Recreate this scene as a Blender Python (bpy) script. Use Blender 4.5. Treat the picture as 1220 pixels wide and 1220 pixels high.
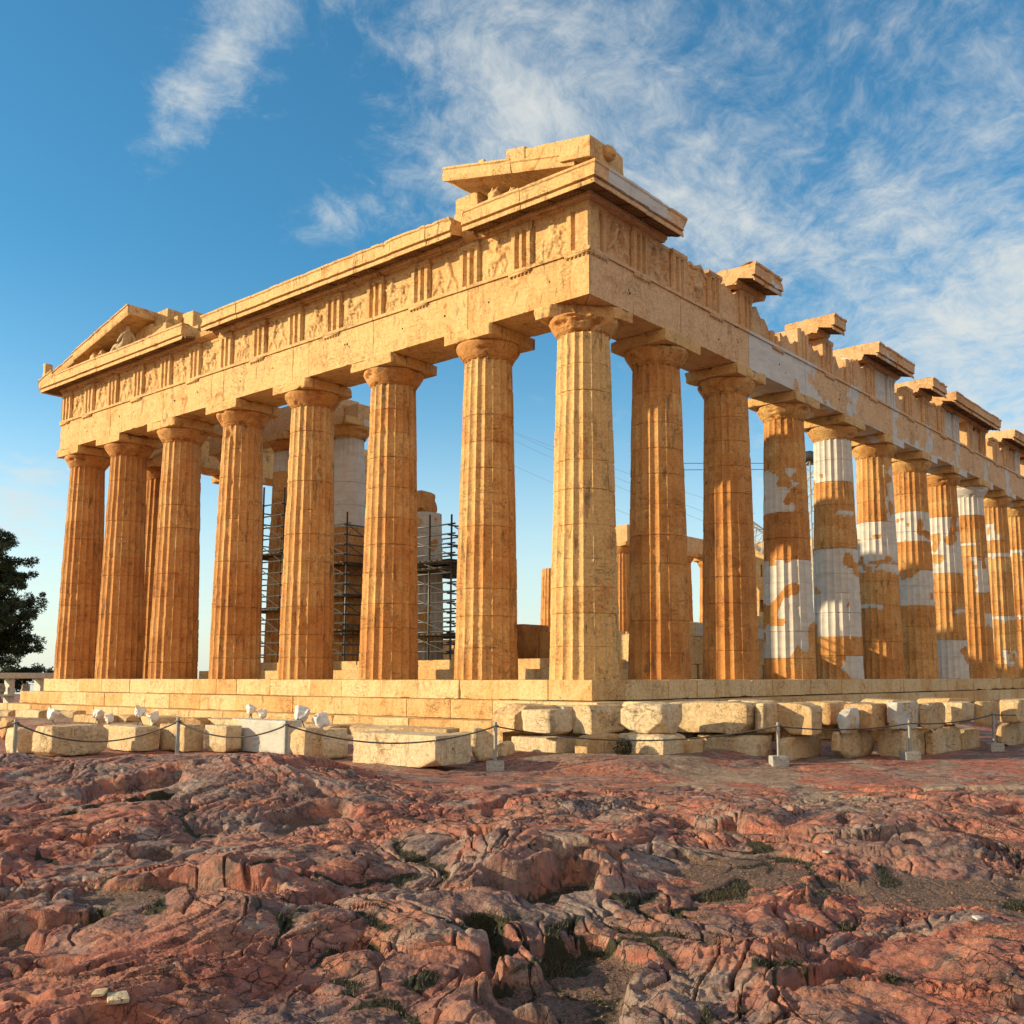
import bpy, math, random
import numpy as np
from mathutils import Matrix, Vector

# ------------------------------------------------------------------ camera, light, world
for o in list(bpy.data.objects): bpy.data.objects.remove(o)
SC = bpy.context.scene
COL = SC.collection
W0 = 1220.0
F_, CX, CY = 1220.8168, 659.8562, 668.4295
CAM = np.array([-21.2763, -16.1687, 0.0748]); YAW, PIT = 0.6867, 0.1127
FWD = np.array([math.cos(YAW)*math.cos(PIT), math.sin(YAW)*math.cos(PIT), math.sin(PIT)])
RGT = np.array([math.sin(YAW), -math.cos(YAW), 0.0]); UPV = np.cross(RGT, FWD)
HF = np.array([math.cos(YAW), math.sin(YAW)])          # horizontal forward
HR = np.array([math.sin(YAW), -math.cos(YAW)])

cam = bpy.data.cameras.new('camera'); camo = bpy.data.objects.new('camera', cam); COL.objects.link(camo)
cam.sensor_width = 36; cam.lens = F_/W0*36
cam.shift_x = -(CX-W0/2)/W0; cam.shift_y = (CY-W0/2)/W0
cam.clip_end = 6000; cam.clip_start = .05
M = Matrix.Identity(4)
for i in range(3):
    M[i][0] = RGT[i]; M[i][1] = UPV[i]; M[i][2] = -FWD[i]; M[i][3] = CAM[i]
camo.matrix_world = M
SC.camera = camo

SUN_AZ, SUN_EL = 136.2, 17.0           # direction towards the sun, degrees from +X
SUN_STRENGTH, SKY_STRENGTH, EXPO = 5.0, 0.115, 0.47
sd = Vector((math.cos(math.radians(SUN_AZ))*math.cos(math.radians(SUN_EL)),
             math.sin(math.radians(SUN_AZ))*math.cos(math.radians(SUN_EL)), math.sin(math.radians(SUN_EL))))
sl = bpy.data.lights.new('sun', 'SUN'); sl.energy = SUN_STRENGTH; sl.angle = math.radians(.5); sl.color = (1.0, .78, .46)
so = bpy.data.objects.new('sun', sl); COL.objects.link(so)
so.rotation_euler = sd.to_track_quat('Z', 'Y').to_euler(); so.location = (-40, 40, 40)

SC.view_settings.view_transform = 'Standard'; SC.view_settings.look = 'None'
SC.view_settings.exposure = EXPO; SC.view_settings.gamma = 1; SC.view_settings.use_curve_mapping = False
SC.cycles.max_bounces = 6; SC.cycles.diffuse_bounces = 3; SC.cycles.glossy_bounces = 2

def dirpix(u, v):
    d = FWD*F_ + RGT*(u-CX) - UPV*(v-CY)
    return d/np.linalg.norm(d)
def at(u, v, axis, val):
    d = dirpix(u, v); t = (val-CAM[axis])/d[axis]
    return CAM + d*t

class NT:
    def __init__(s, tree): s.t = tree; s.N = tree.nodes; s.L = tree.links
    def n(s, typ, ins=None, **kw):
        nd = s.N.new(typ)
        for k, v in kw.items(): setattr(nd, k, v)
        for k, v in (ins or {}).items():
            if isinstance(v, bpy.types.NodeSocket): s.L.new(v, nd.inputs[k])
            else: nd.inputs[k].default_value = v
        return nd
    def math(s, op, a, b=0.0, c=None, clamp=False):
        ins = {0: a, 1: b}
        if c is not None: ins[2] = c
        return s.n('ShaderNodeMath', ins, operation=op, use_clamp=clamp).outputs[0]
    def vm(s, op, a, b=None, out=0):
        ins = {0: a}
        if b is not None: ins[1] = b
        return s.n('ShaderNodeVectorMath', ins, operation=op).outputs[out]
    def noise(s, vec, scale, detail=5, rough=.55, dist=0.0, out=0):
        return s.n('ShaderNodeTexNoise', {'Vector': vec, 'Scale': scale, 'Detail': detail, 'Roughness': rough, 'Distortion': dist}).outputs[out]
    def ss(s, x, a, b, lo=0.0, hi=1.0):
        return s.n('ShaderNodeMapRange', {0: x, 1: a, 2: b, 3: lo, 4: hi}, interpolation_type='SMOOTHSTEP').outputs[0]
    def mix(s, f, a, b, mode='MIX'):
        m = s.n('ShaderNodeMix', data_type='RGBA', blend_type=mode)
        for k, v in ((0, f), (6, a), (7, b)):
            if isinstance(v, bpy.types.NodeSocket): s.L.new(v, m.inputs[k])
            else: m.inputs[k].default_value = (tuple(v)+(1,))[:4] if isinstance(v, tuple) else v
        return m.outputs[2]
    def mapping(s, vec, scale=(1, 1, 1), rot=(0, 0, 0), loc=(0, 0, 0)):
        return s.n('ShaderNodeMapping', {0: vec, 1: loc, 2: rot, 3: scale}).outputs[0]
    def attr(s, name): return s.n('ShaderNodeAttribute', attribute_name=name).outputs['Fac']

# --- world: Nishita sky + cirrus
wd = bpy.data.worlds.new('World'); SC.world = wd; wd.use_nodes = True
t = NT(wd.node_tree); t.N.clear()
sky = t.n('ShaderNodeTexSky', sky_type='NISHITA', sun_disc=False)
sky.sun_elevation = math.radians(SUN_EL); sky.sun_rotation = math.radians(90-SUN_AZ)
sky.altitude = 150; sky.air_density = 1.0; sky.dust_density = .6; sky.ozone_density = 1.6
tc = t.n('ShaderNodeTexCoord').outputs['Generated']
dn = t.vm('NORMALIZE', tc)
sep = t.n('ShaderNodeSeparateXYZ', {0: dn})
dz = t.math('MAXIMUM', sep.outputs[2], 0.0)
hz = t.ss(dz, 0.0, .40)
base = t.mix(hz, (1.45, 1.55, 1.48), (.42, 1.02, 1.20))
skyc = t.mix(1.0, sky.outputs[0], base, 'MULTIPLY')
den = t.math('ADD', dz, .22)
pp = t.n('ShaderNodeCombineXYZ', {0: t.math('DIVIDE', sep.outputs[0], den), 1: t.math('DIVIDE', sep.outputs[1], den), 2: 0.0}).outputs[0]
pr = t.mapping(pp, (1.5, 2.4, 1), (0, 0, math.radians(12)))
wv = t.noise(pr, 1.6, 4, .5, out=1)
pw = t.vm('ADD', pr, t.vm('MULTIPLY', t.vm('SUBTRACT', wv, (.5, .5, .5)), (.38, .38, 0)))
n1 = t.noise(pw, 2.1, 12, .66, .15)
n2 = t.noise(t.mapping(pw, (2.2, 1.0, 1), (0, 0, .5)), 6.5, 10, .70, .1)
cov = None
def blob(u, v, k, amp):
    global cov
    d = dirpix(u, v)
    c = t.vm('DOT_PRODUCT', dn, tuple(d), out=1)
    g = t.math('MULTIPLY', t.math('EXPONENT', t.math('MULTIPLY', t.math('SUBTRACT', c, 1.0), k)), amp)
    cov = g if cov is None else t.math('ADD', cov, g)
for b in [(170, 200, 2500, .13), (190, 172, 2500, .15), (210, 140, 2200, .16), (235, 105, 2000, .16), (262, 70, 1500, .15), (300, 25, 900, .13), (305, 20, 1200, .14), (345, 280, 2500, .22), (395, 262, 2500, .24), (450, 258, 2500, .17), (560, 170, 120, .11), (470, 90, 250, .07), (390, 110, 500, -.10), (640, 150, 900, .09), (640, 70, 250, .10), (800, 180, 300, .10), (560, 250, 500, .08), (800, 60, 200, .07),
          (900, 40, 200, .04), (1120, 160, 120, .02), (1210, 220, 150, .05), (1150, 420, 120, .08), (860, 255, 600, .13), (1000, 300, 150, .05), (1250, 470, 60, .20), (30, 590, 1500, .24), (780, 40, 300, .05),
          (60, 180, 60, -.2), (420, 400, 60, -.12), (620, 620, 60, -.08)]:
    blob(*b)
cl = t.math('ADD', t.math('ADD', t.math('MULTIPLY', n1, .72), t.math('MULTIPLY', n2, .50)), cov)
cm = t.math('MULTIPLY', t.ss(cl, .585, 1.04), .88)
cm = t.math('MULTIPLY', cm, t.ss(dz, 0.0, .05))
haz = t.math('MULTIPLY', t.math('SUBTRACT', 1.0, t.ss(dz, 0.0, .26)), .62)
skyh = t.mix(haz, skyc, (4.4, 5.0, 5.1))
warm_fill = t.ss(t.vm('DOT_PRODUCT', dn, (-.62, -.70, .35), out=1), .35, .85)  # added warm glow behind the camera, unseen, fills the shaded north flank
skyh = t.mix(t.math('MULTIPLY', warm_fill, .9), skyh, (6.6, 5.3, 4.0))
fin = t.mix(cm, skyh, (4.9, 5.0, 4.75))
bg = t.n('ShaderNodeBackground', {'Color': fin, 'Strength': SKY_STRENGTH})
wo = t.n('ShaderNodeOutputWorld', {0: bg.outputs[0]})

# ------------------------------------------------------------------ numpy noise
_rs = np.random.RandomState(7)
PERM = _rs.permutation(256).astype(np.int64); PERM = np.concatenate([PERM, PERM])
G2 = np.stack([np.cos(np.arange(256)*2*np.pi/256*37), np.sin(np.arange(256)*2*np.pi/256*37)], 1)
G3 = _rs.normal(size=(256, 3)); G3 /= np.linalg.norm(G3, axis=1)[:, None]
def fade(t): return t*t*t*(t*(t*6-15)+10)
def pn2(x, y):
    xi = np.floor(x).astype(np.int64); yi = np.floor(y).astype(np.int64); xf = x-xi; yf = y-yi
    u, v = fade(xf), fade(yf)
    def g(i, j):
        h = PERM[(PERM[(xi+i) & 255]+yi+j) & 255]; gr = G2[h]
        return gr[..., 0]*(xf-i)+gr[..., 1]*(yf-j)
    a = g(0, 0)*(1-u)+g(1, 0)*u; b = g(0, 1)*(1-u)+g(1, 1)*u
    return (a*(1-v)+b*v)*1.5
def pn3(p):
    p = np.asarray(p, float); pi = np.floor(p).astype(np.int64); pf = p-pi; w = fade(pf)
    r = 0
    for i in (0, 1):
        for j in (0, 1):
            for k in (0, 1):
                h = PERM[(PERM[(PERM[(pi[:, 0]+i) & 255]+pi[:, 1]+j) & 255]+pi[:, 2]+k) & 255]
                g = G3[h]; d = g[:, 0]*(pf[:, 0]-i)+g[:, 1]*(pf[:, 1]-j)+g[:, 2]*(pf[:, 2]-k)
                ww = (w[:, 0] if i else 1-w[:, 0])*(w[:, 1] if j else 1-w[:, 1])*(w[:, 2] if k else 1-w[:, 2])
                r = r+d*ww
    return r*1.5
def fbm3(p, o=3):
    p = np.asarray(p, float)
    r = 0; a = 1; s = 0
    for i in range(o): r = r+a*pn3(p*2**i+i*17.3); s += a; a *= .5
    return r/s
def fbm2(x, y, o=4, g=.5):
    r = 0; a = 1
    for i in range(o): r = r+a*pn2(x*2**i+i*13.1, y*2**i+i*7.7); a *= g
    return r
def worley(x, y, seed=0):
    xi = np.floor(x).astype(np.int64); yi = np.floor(y).astype(np.int64)
    f1 = np.full(x.shape, 9.); f2 = np.full(x.shape, 9.); idc = np.zeros(x.shape)
    for i in (-1, 0, 1):
        for j in (-1, 0, 1):
            h = PERM[(PERM[(xi+i+seed) & 255]+yi+j) & 255]; h2 = PERM[(h+71) & 255]
            d = np.hypot(xi+i+.1+.8*h/255.-x, yi+j+.1+.8*h2/255.-y)
            c = d < f1
            f2 = np.where(c, f1, np.minimum(f2, d)); f1 = np.where(c, d, f1); idc = np.where(c, h/255., idc)
    return f1, f2, idc
def sst(x, a, b):
    t_ = np.clip((x-a)/(b-a), 0, 1); return t_*t_*(3-2*t_)

# ------------------------------------------------------------------ mesh helpers
class MB:
    def __init__(s): s.V = []; s.F = []; s.A = {}; s.n = 0
    def add(s, V, F, **attrs):
        V = np.asarray(V, float); k = len(V)
        for a in attrs:
            if a not in s.A: s.A[a] = [np.zeros(s.n)] if s.n else []
        for a in s.A:
            v = attrs.get(a, 0.0); s.A[a].append(np.broadcast_to(np.asarray(v, float), (k,)).copy())
        s.V.append(V)
        for f in (F if isinstance(F, list) else [F]):
            f = np.asarray(f)
            if f.ndim == 1: f = f[None]
            if len(f): s.F.append(f+s.n)
        s.n += k
    def build(s, name, mat, parent=None, smooth=None, origin=None):
        V = np.concatenate(s.V)
        me = bpy.data.meshes.new(name)
        if origin is None:
            o0 = np.array([(V[:, 0].min()+V[:, 0].max())/2, (V[:, 1].min()+V[:, 1].max())/2, V[:, 2].min()])
        else: o0 = np.array(origin, float)
        me.vertices.add(len(V)); me.vertices.foreach_set('co', (V-o0).astype(np.float32).ravel())
        tot = sum(f.size for f in s.F); np_ = sum(len(f) for f in s.F)
        me.loops.add(tot); me.polygons.add(np_)
        me.loops.foreach_set('vertex_index', np.concatenate([f.ravel() for f in s.F]).astype(np.int32))
        sz = np.concatenate([np.full(len(f), f.shape[1]) for f in s.F])
        st = np.concatenate([[0], np.cumsum(sz)[:-1]])
        me.polygons.foreach_set('loop_start', st.astype(np.int32))
        me.update(calc_edges=True)
        for a, l in s.A.items():
            at_ = me.attributes.new(a, 'FLOAT', 'POINT'); at_.data.foreach_set('value', np.concatenate(l).astype(np.float32))
        me.materials.append(mat)
        if smooth is not None:
            me.polygons.foreach_set('use_smooth', np.ones(np_, bool))
            if smooth < 180: me.set_sharp_from_angle(angle=math.radians(smooth))
        o = bpy.data.objects.new(name, me); COL.objects.link(o)
        if parent is not None:
            o.parent = parent; pl = world_loc(parent)
            o.location = Vector(o0)-pl
        else: o.location = o0
        return o
def world_loc(o):
    l = Vector(o.location)
    while o.parent: o = o.parent; l += Vector(o.location)
    return l
def gridF(nu, nv, wrap=False):
    i = np.arange(nu-1)[:, None]; j = np.arange(nv if wrap else nv-1)[None]
    j2 = (j+1) % nv
    return np.stack([i*nv+j, i*nv+j2, (i+1)*nv+j2, (i+1)*nv+j], -1).reshape(-1, 4)
def tag(o, label, cat, group=None, kind=None):
    o['label'] = label; o['category'] = cat
    if group: o['group'] = group
    o['kind'] = kind or 'thing'
    return o
def empty(name, loc):
    o = bpy.data.objects.new(name, None); COL.objects.link(o); o.location = loc; o.empty_display_size = .2; return o

def ebox(mb, c, size, res=.12, r0=.012, chip=.08, thr=.15, freq=2.2, amp=.0, afreq=1.0, fine=.003, rotz=0.0, tilt=(0, 0), attrs=None, skew=None, cuts=0, cutd=.1, cseed=0):
    """weathered stone block: box with edges rounded / chipped by noise"""
    h = np.array(size, float)/2; c = np.array(c, float)
    P = []; Fs = []; n0 = 0
    for ax in range(3):
        a, b = [k for k in range(3) if k != ax]
        na = max(2, int(math.ceil(2*h[a]/res))+1); nb = max(2, int(math.ceil(2*h[b]/res))+1)
        def lin(hh, n):
            r = min(.03, hh*.4); 
            if n < 4: return np.linspace(-hh, hh, n)
            return np.concatenate([[-hh, -hh+r], np.linspace(-hh+r*2.5, hh-r*2.5, n-2) if hh > r*3 else [], [hh-r, hh]])
        ga, gb = lin(h[a], na), lin(h[b], nb)
        A, B = np.meshgrid(ga, gb, indexing='ij')
        for sgn in (-1, 1):
            p = np.zeros(A.shape+(3,)); p[..., a] = A; p[..., b] = B; p[..., ax] = sgn*h[ax]
            P.append(p.reshape(-1, 3)); f = gridF(len(ga), len(gb))
            flip = (sgn > 0) == (ax == 1)
            if flip: f = f[:, ::-1]
            Fs.append(f+n0); n0 += A.size
    p = np.concatenate(P)
    wp = p+c
    hm = h.min()*.95
    nz = fbm3(wp*freq+5.1, 3)
    r = r0+chip*np.clip(nz-thr, 0, 1)/(1-thr)*1.6
    r = np.minimum(r, hm)[:, None]
    q = np.clip(p, -(h-r), h-r); d = p-q
    L = np.linalg.norm(d, axis=1)[:, None]; L[L == 0] = 1
    p2 = q+d/L*r
    if amp:
        p2 = p2+amp*np.stack([fbm3(wp*afreq+31, 2), fbm3(wp*afreq+57, 2), fbm3(wp*afreq+93, 2)*.7], 1)
    if cuts:
        rc = np.random.RandomState(int(cseed) & 0xffff)
        for _ in range(cuts):
            nn = rc.choice([-1, 0, 1], size=3, p=[.4, .2, .4]).astype(float)
            if np.abs(nn).sum() < 2: nn = np.array([rc.choice([-1, 1]), 0, 1.])
            nn = nn/np.maximum(h, .15)*rc.uniform(.4, 1.6, 3); nn /= np.linalg.norm(nn)
            reach = (np.abs(nn)*h).sum(); dd = reach-cutd*rc.uniform(.4, 1.3)*min(1., reach)
            ov = np.clip((p2@nn)-dd, 0, None); ov = ov*(1-.0)+0*ov
            p2 = p2-nn*(ov*(1+.25*fbm3(wp*5+nn*9, 2)))[:, None]
    if fine:
        p2 = p2+(d/L)*(fine*fbm3(wp*6+11, 3))[:, None]
    if skew is not None: p2 = skew(p2, h)
    if tilt[0] or tilt[1]:
        p2 = np.array(Matrix.Rotation(tilt[0], 3, 'X')@Matrix.Rotation(tilt[1], 3, 'Y')) @ p2.T; p2 = p2.T
    if rotz:
        cz, sz_ = math.cos(rotz), math.sin(rotz); p2 = np.stack([p2[:, 0]*cz-p2[:, 1]*sz_, p2[:, 0]*sz_+p2[:, 1]*cz, p2[:, 2]], 1)
    at_ = {}
    for k, v in (attrs or {}).items(): at_[k] = v(p2+c) if callable(v) else v
    mb.add(p2+c, Fs, **at_)

def frame(side):
    """(s along, o outward of the architrave face, z) -> world"""
    if side == 'east': return lambda s, o, z: np.stack([.1-o, s, z], -1)
    if side == 'north': return lambda s, o, z: np.stack([s, .1-o, z], -1)
    return lambda s, o, z: np.stack([s, 30.78+o, z], -1)
def prism(mb, prof, fr, s0, s1, m0=0., m1=0., ds=.12, res=.12, amp=.004, chip=.03, zfun=None, attrs=None, seed=0., rag0=0., rag1=0.):
    """closed profile [(o,z)...] extruded along s; m0/m1 mitre the ends (s shifts with o)"""
    pr = []
    k = len(prof)
    for i in range(k):
        a = np.array(prof[i], float); b = np.array(prof[(i+1) % k], float); n = max(1, int(np.linalg.norm(b-a)/res))
        for j in range(n): pr.append(a+(b-a)*j/n)
    pr = np.array(pr); npf = len(pr)
    ns = max(2, int((s1-s0)/ds)+1); S = np.linspace(0, 1, ns)
    o = pr[None, :, 0]; z = pr[None, :, 1]+0*S[:, None]
    a = s0+m0*o+rag0*pn2(o*2.3+seed, pr[None, :, 1]*3+seed); b = s1+m1*o+rag1*pn2(o*2.1+seed+9, pr[None, :, 1]*3+seed)
    s = a*(1-S[:, None])+b*S[:, None]; o = o+0*s
    ctr = pr.mean(0)
    if amp or chip:
        P0 = np.stack([s, o, z], -1).reshape(-1, 3)
        nz = fbm3(P0*2.6+seed, 3); ch = chip*np.clip(nz-.12, 0, 1)*1.6
        n2_ = amp*fbm3(P0*7+seed+3, 2)
        dirv = np.stack([o-ctr[0], z-ctr[1]], -1).reshape(-1, 2); L = np.linalg.norm(dirv, axis=1)[:, None]+1e-6
        dd = -dirv/L*(ch+n2_)[:, None]
        o = o+dd[:, 0].reshape(o.shape); z = z+dd[:, 1].reshape(z.shape)
    if zfun: z = z+zfun(s)
    V = fr(s, o, z).reshape(-1, 3)
    F = gridF(ns, npf, True)
    caps = [np.arange(npf)[None], ((ns-1)*npf+np.arange(npf))[::-1][None]]
    at_ = {kk: (v(V) if callable(v) else v) for kk, v in (attrs or {}).items()}
    mb.add(V, [F]+caps, **at_)
def simple_box(mb, lo, hi, **attrs):
    lo = np.array(lo, float); hi = np.array(hi, float)
    V = np.array([[(lo, hi)[(i >> k) & 1][k] for k in range(3)] for i in range(8)])
    F = np.array([[0, 2, 3, 1], [4, 5, 7, 6], [0, 1, 5, 4], [2, 6, 7, 3], [0, 4, 6, 2], [1, 3, 7, 5]])
    mb.add(V, F, **attrs)
def tube(mb, pts, r, n=8, r2=None):
    pts = np.array(pts, float); k = len(pts); R = np.linspace(r, r2 if r2 is not None else r, k)
    T = np.gradient(pts, axis=0); T /= np.linalg.norm(T, axis=1)[:, None]+1e-9
    ref = np.array([0, 0, 1.]) if abs(T[0][2]) < .9 else np.array([1., 0, 0])
    V = []
    for i in range(k):
        a = np.cross(T[i], ref); a /= np.linalg.norm(a)+1e-9; b = np.cross(T[i], a)
        th = np.arange(n)*2*np.pi/n
        V.append(pts[i]+R[i]*(np.cos(th)[:, None]*a+np.sin(th)[:, None]*b))
    mb.add(np.concatenate(V), [gridF(k, n, True), np.arange(n)[None], ((k-1)*n+np.arange(n))[::-1][None]])

# ------------------------------------------------------------------ materials
def new_mat(name):
    m = bpy.data.materials.new(name); m.use_nodes = True; t = NT(m.node_tree)
    b = t.N['Principled BSDF']; return m, t, b
def marble(name, pale, warm, rust, stain=.5, dark=.35, new=(.58, .555, .52), rscale=1.0, bumpd=.038):
    m, t, b = new_mat(name)
    P = t.n('ShaderNodeNewGeometry').outputs['Position']
    oi = t.n('ShaderNodeObjectInfo').outputs['Random']
    tone = t.attr('tone'); patch = t.attr('patch')
    nl = t.noise(P, .55, 5, .6, .3)
    nm = t.noise(P, 2.3, 8, .62, .6)
    st = t.noise(t.mapping(P, (3.2, 3.2, .35)), 1.5, 8, .62, .5)
    nf = t.noise(P, 14, 8, .7, .3)
    f = t.math('ADD', tone, t.math('MULTIPLY', t.math('SUBTRACT', nl, .5), 1.5))
    f = t.math('ADD', f, t.math('MULTIPLY', t.math('SUBTRACT', st, .5), .9))
    f = t.math('ADD', f, t.math('MULTIPLY', t.math('SUBTRACT', nm, .5), .55))
    c = t.mix(t.ss(f, 0.0, .65), pale, warm)
    c = t.mix(t.ss(f, .5, 1.25), c, rust)
    # rusty-orange blotches
    bl = t.noise(P, 1.15, 9, .68, 1.2)
    c = t.mix(t.math('MULTIPLY', t.ss(bl, .565, .67), stain), c, rust)
    # grey-black lichen streaks
    dk = t.noise(t.mapping(P, (2.4, 2.4, .6), loc=(7, 3, 1)), 1.7, 10, .7, .8)
    c = t.mix(t.math('MULTIPLY', t.ss(dk, .55, .66), dark), c, (.07, .05, .035))
    # fine mottling and pits
    c = t.mix(t.ss(nf, .38, .72, .0, .45), c, (.12, .065, .03))
    grain = t.noise(t.mapping(P, (1.2, 1.2, 9)), 2.4, 8, .7, .5)
    c = t.mix(t.ss(grain, .52, .72, 0, .35), c, (.14, .07, .03))
    pit = t.ss(t.math('ADD', t.noise(P, 26, 5, .65), t.math('MULTIPLY', t.math('SUBTRACT', nm, .5), .5)), .64, .70)
    c = t.mix(t.math('MULTIPLY', pit, .65), c, (.05, .035, .025))
    # veins
    vn = t.math('ABSOLUTE', t.math('SUBTRACT', t.noise(t.mapping(P, (1, 1, 2.6), (.3, .5, 0)), 1.6, 9, .62, 1.0), .5))
    vk = t.ss(t.noise(t.mapping(P, loc=(3, 8, 4)), .8, 3, .5), .5, .62)
    c = t.mix(t.math('MULTIPLY', t.ss(vn, .0, .008, .6, 0), vk), c, (.10, .06, .035))
    pe = t.ss(t.math('ADD', patch, t.math('MULTIPLY', t.math('SUBTRACT', t.noise(P, 6, 5, .6), .5), .35)), .46, .54)
    nw = t.mix(t.ss(t.noise(t.mapping(P, (1, 1, 3)), 1.3, 7, .6, .8), .35, .7), new, tuple(x*.82 for x in new))
    nw = t.mix(t.ss(st, .52, .72, 0, .35), nw, (.42, .33, .22))
    c = t.mix(pe, c, nw)
    t.L.new(c, b.inputs['Base Color']); b.inputs['Roughness'].default_value = .82
    b.inputs['Specular IOR Level'].default_value = .25
    h = t.math('ADD', t.math('MULTIPLY', nf, .45), t.math('MULTIPLY', nm, 1.1))
    h = t.math('SUBTRACT', h, t.math('MULTIPLY', pit, .35))
    h = t.math('SUBTRACT', h, t.math('MULTIPLY', t.ss(vn, .0, .010, .3, 0), vk))
    h = t.math('MULTIPLY', h, t.math('SUBTRACT', 1.0, t.math('MULTIPLY', pe, .7)))
    bp = t.n('ShaderNodeBump', {'Height': h, 'Distance': bumpd, 'Strength': .9})
    t.L.new(bp.outputs[0], b.inputs['Normal'])
    return m
MAT_ENT = marble('entablature_marble', (.70, .455, .205), (.60, .325, .115), (.44, .165, .04), .80, .55)
MAT_COL = marble('column_marble', (.68, .43, .18), (.57, .27, .085), (.38, .135, .036), .40, .65)
MAT_STEP = marble('step_marble', (.70, .51, .28), (.62, .38, .16), (.46, .19, .05), .6, .35)
MAT_BLOCK = marble('block_marble', (.68, .54, .35), (.60, .41, .21), (.44, .20, .075), .5, .4, new=(.52, .50, .46), bumpd=.06)
MAT_FLANK = marble('flank_marble', (.70, .45, .25), (.60, .34, .15), (.42, .17, .055), .40, .30)

MAT_MUT = marble('underside_shade_marble', (.24, .14, .07), (.17, .09, .045), (.11, .055, .025), .5, .9)  # marble darkened to paint the shade on cornice undersides

def plain(name, col, rough=.6, metal=0., var=.3, scale=8):
    m, t, b = new_mat(name)
    P = t.n('ShaderNodeTexCoord').outputs['Object']
    n = t.noise(P, scale, 6, .6)
    c = t.mix(t.ss(n, .3, .7), col, tuple(x*(1-var) for x in col))
    t.L.new(c, b.inputs['Base Color']); b.inputs['Roughness'].default_value = rough; b.inputs['Metallic'].default_value = metal
    bp = t.n('ShaderNodeBump', {'Height': n, 'Distance': .005, 'Strength': .5}); t.L.new(bp.outputs[0], b.inputs['Normal'])
    return m
MAT_STEEL = plain('scaffold_steel', (.10, .11, .12), .45, .6)
MAT_DECK = plain('deck_board', (.06, .045, .035), .9)
MAT_POST = plain('galvanized_post', (.36, .35, .32), .45, .5)
MAT_CONC = plain('concrete', (.42, .40, .36), .9, 0, .4, 20)
MAT_ROPE = plain('rope', (.10, .085, .07), .9)
MAT_WRAP = plain('white_sheet', (.78, .77, .74), .6, 0, .15, 12)
MAT_LAMP = plain('lamp_metal', (.18, .17, .16), .5, .4)
MAT_WHITE = plain('white_painted_steel', (.55, .54, .50), .6)
MAT_CABLE = plain('steel_cable', (.12, .14, .16), .6)
MAT_HOLE_SHADE = plain('hole_shade', (.03, .02, .015), 1.)  # near-black colour for the shade inside the sockets
MAT_BARK = plain('bark', (.07, .05, .035), .95)
MAT_OLD = plain('shelved_stone', (.42, .40, .36), .9, 0, .5, 5)

def leaf_mat(name, c1, c2):
    m, t, b = new_mat(name)
    P = t.n('ShaderNodeNewGeometry').outputs['Position']
    c = t.mix(t.ss(t.noise(P, 1.3, 4, .6), .35, .65), c1, c2)
    t.L.new(c, b.inputs['Base Color']); b.inputs['Roughness'].default_value = .7
    return m
MAT_LEAF = leaf_mat('needle_foliage', (.020, .040, .018), (.035, .058, .022))
MAT_MOSS = leaf_mat('moss', (.030, .027, .010), (.060, .048, .018))

# rock ground
m, t, b = new_mat('limestone_rock'); MAT_ROCK = m
P = t.n('ShaderNodeNewGeometry').outputs['Position']
dirt = t.attr('dirt'); moss = t.attr('moss'); rel = t.attr('crest')
a1 = t.noise(t.mapping(P, (1, 1, 2), (0, 0, .6)), .42, 6, .6, .6)
a2 = t.noise(P, 1.5, 9, .66, .8)
a3 = t.noise(P, 7.5, 9, .7, .5)
a4 = t.noise(P, 42, 6, .7)
c = t.mix(t.ss(a1, .40, .60), (.43, .145, .095), (.24, .145, .125))
c = t.mix(t.ss(a2, .46, .64), c, (.52, .21, .125))
c = t.mix(t.ss(t.noise(t.mapping(P, loc=(4, 9, 2)), 1.1, 8, .68, .6), .50, .62, 0, .85), c, (.36, .27, .22))
c = t.mix(t.ss(t.noise(t.mapping(P, loc=(14, 2, 2)), 2.6, 8, .7, .6), .60, .70, 0, .75), c, (.44, .15, .085))
c = t.mix(t.ss(t.noise(t.mapping(P, loc=(1, 29, 2)), 3.3, 8, .7, .6), .62, .72, 0, .7), c, (.42, .25, .11))
c = t.mix(t.ss(a3, .47, .66, 0, .75), c, (.070, .040, .032))
c = t.mix(t.ss(t.noise(t.mapping(P, loc=(24, 12, 2)), 1.9, 10, .72, .8), .52, .63, 0, .8), c, (.085, .062, .055))
c = t.mix(t.ss(a3, .28, .45, .55, 0), c, (.58, .31, .21))
c = t.mix(t.ss(a4, .55, .72, 0, .5), c, (.055, .035, .028))
sp = t.noise(t.mapping(P, loc=(3, 3, 3)), 11, 3, .5)
c = t.mix(t.ss(sp, .70, .74, 0, .7), c, (.45, .42, .38))
vo = t.n('ShaderNodeTexVoronoi', {'Vector': t.vm('ADD', t.mapping(P, (1, 1.9, 1), (0, 0, .9)), t.vm('MULTIPLY', t.noise(P, 3, 5, .6, out=1), (.35, .35, .35))), 'Scale': 3.4}, feature='DISTANCE_TO_EDGE').outputs[0]
vo2 = t.n('ShaderNodeTexVoronoi', {'Vector': t.vm('ADD', P, t.vm('MULTIPLY', t.noise(P, 8, 4, .6, out=1), (.15, .15, .15))), 'Scale': 11}, feature='DISTANCE_TO_EDGE').outputs[0]
crg = t.ss(t.noise(P, .9, 4, .6), .47, .60)
cr = t.math('MULTIPLY', t.ss(vo, .0, .030, 1, 0), crg)
cr2 = t.math('MULTIPLY', t.ss(vo2, .0, .035, .8, 0), t.ss(t.noise(t.mapping(P, loc=(5, 1, 0)), 1.4, 4, .6), .45, .6))
c = t.mix(t.math('MULTIPLY', cr, .75), c, (.035, .022, .018))
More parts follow.
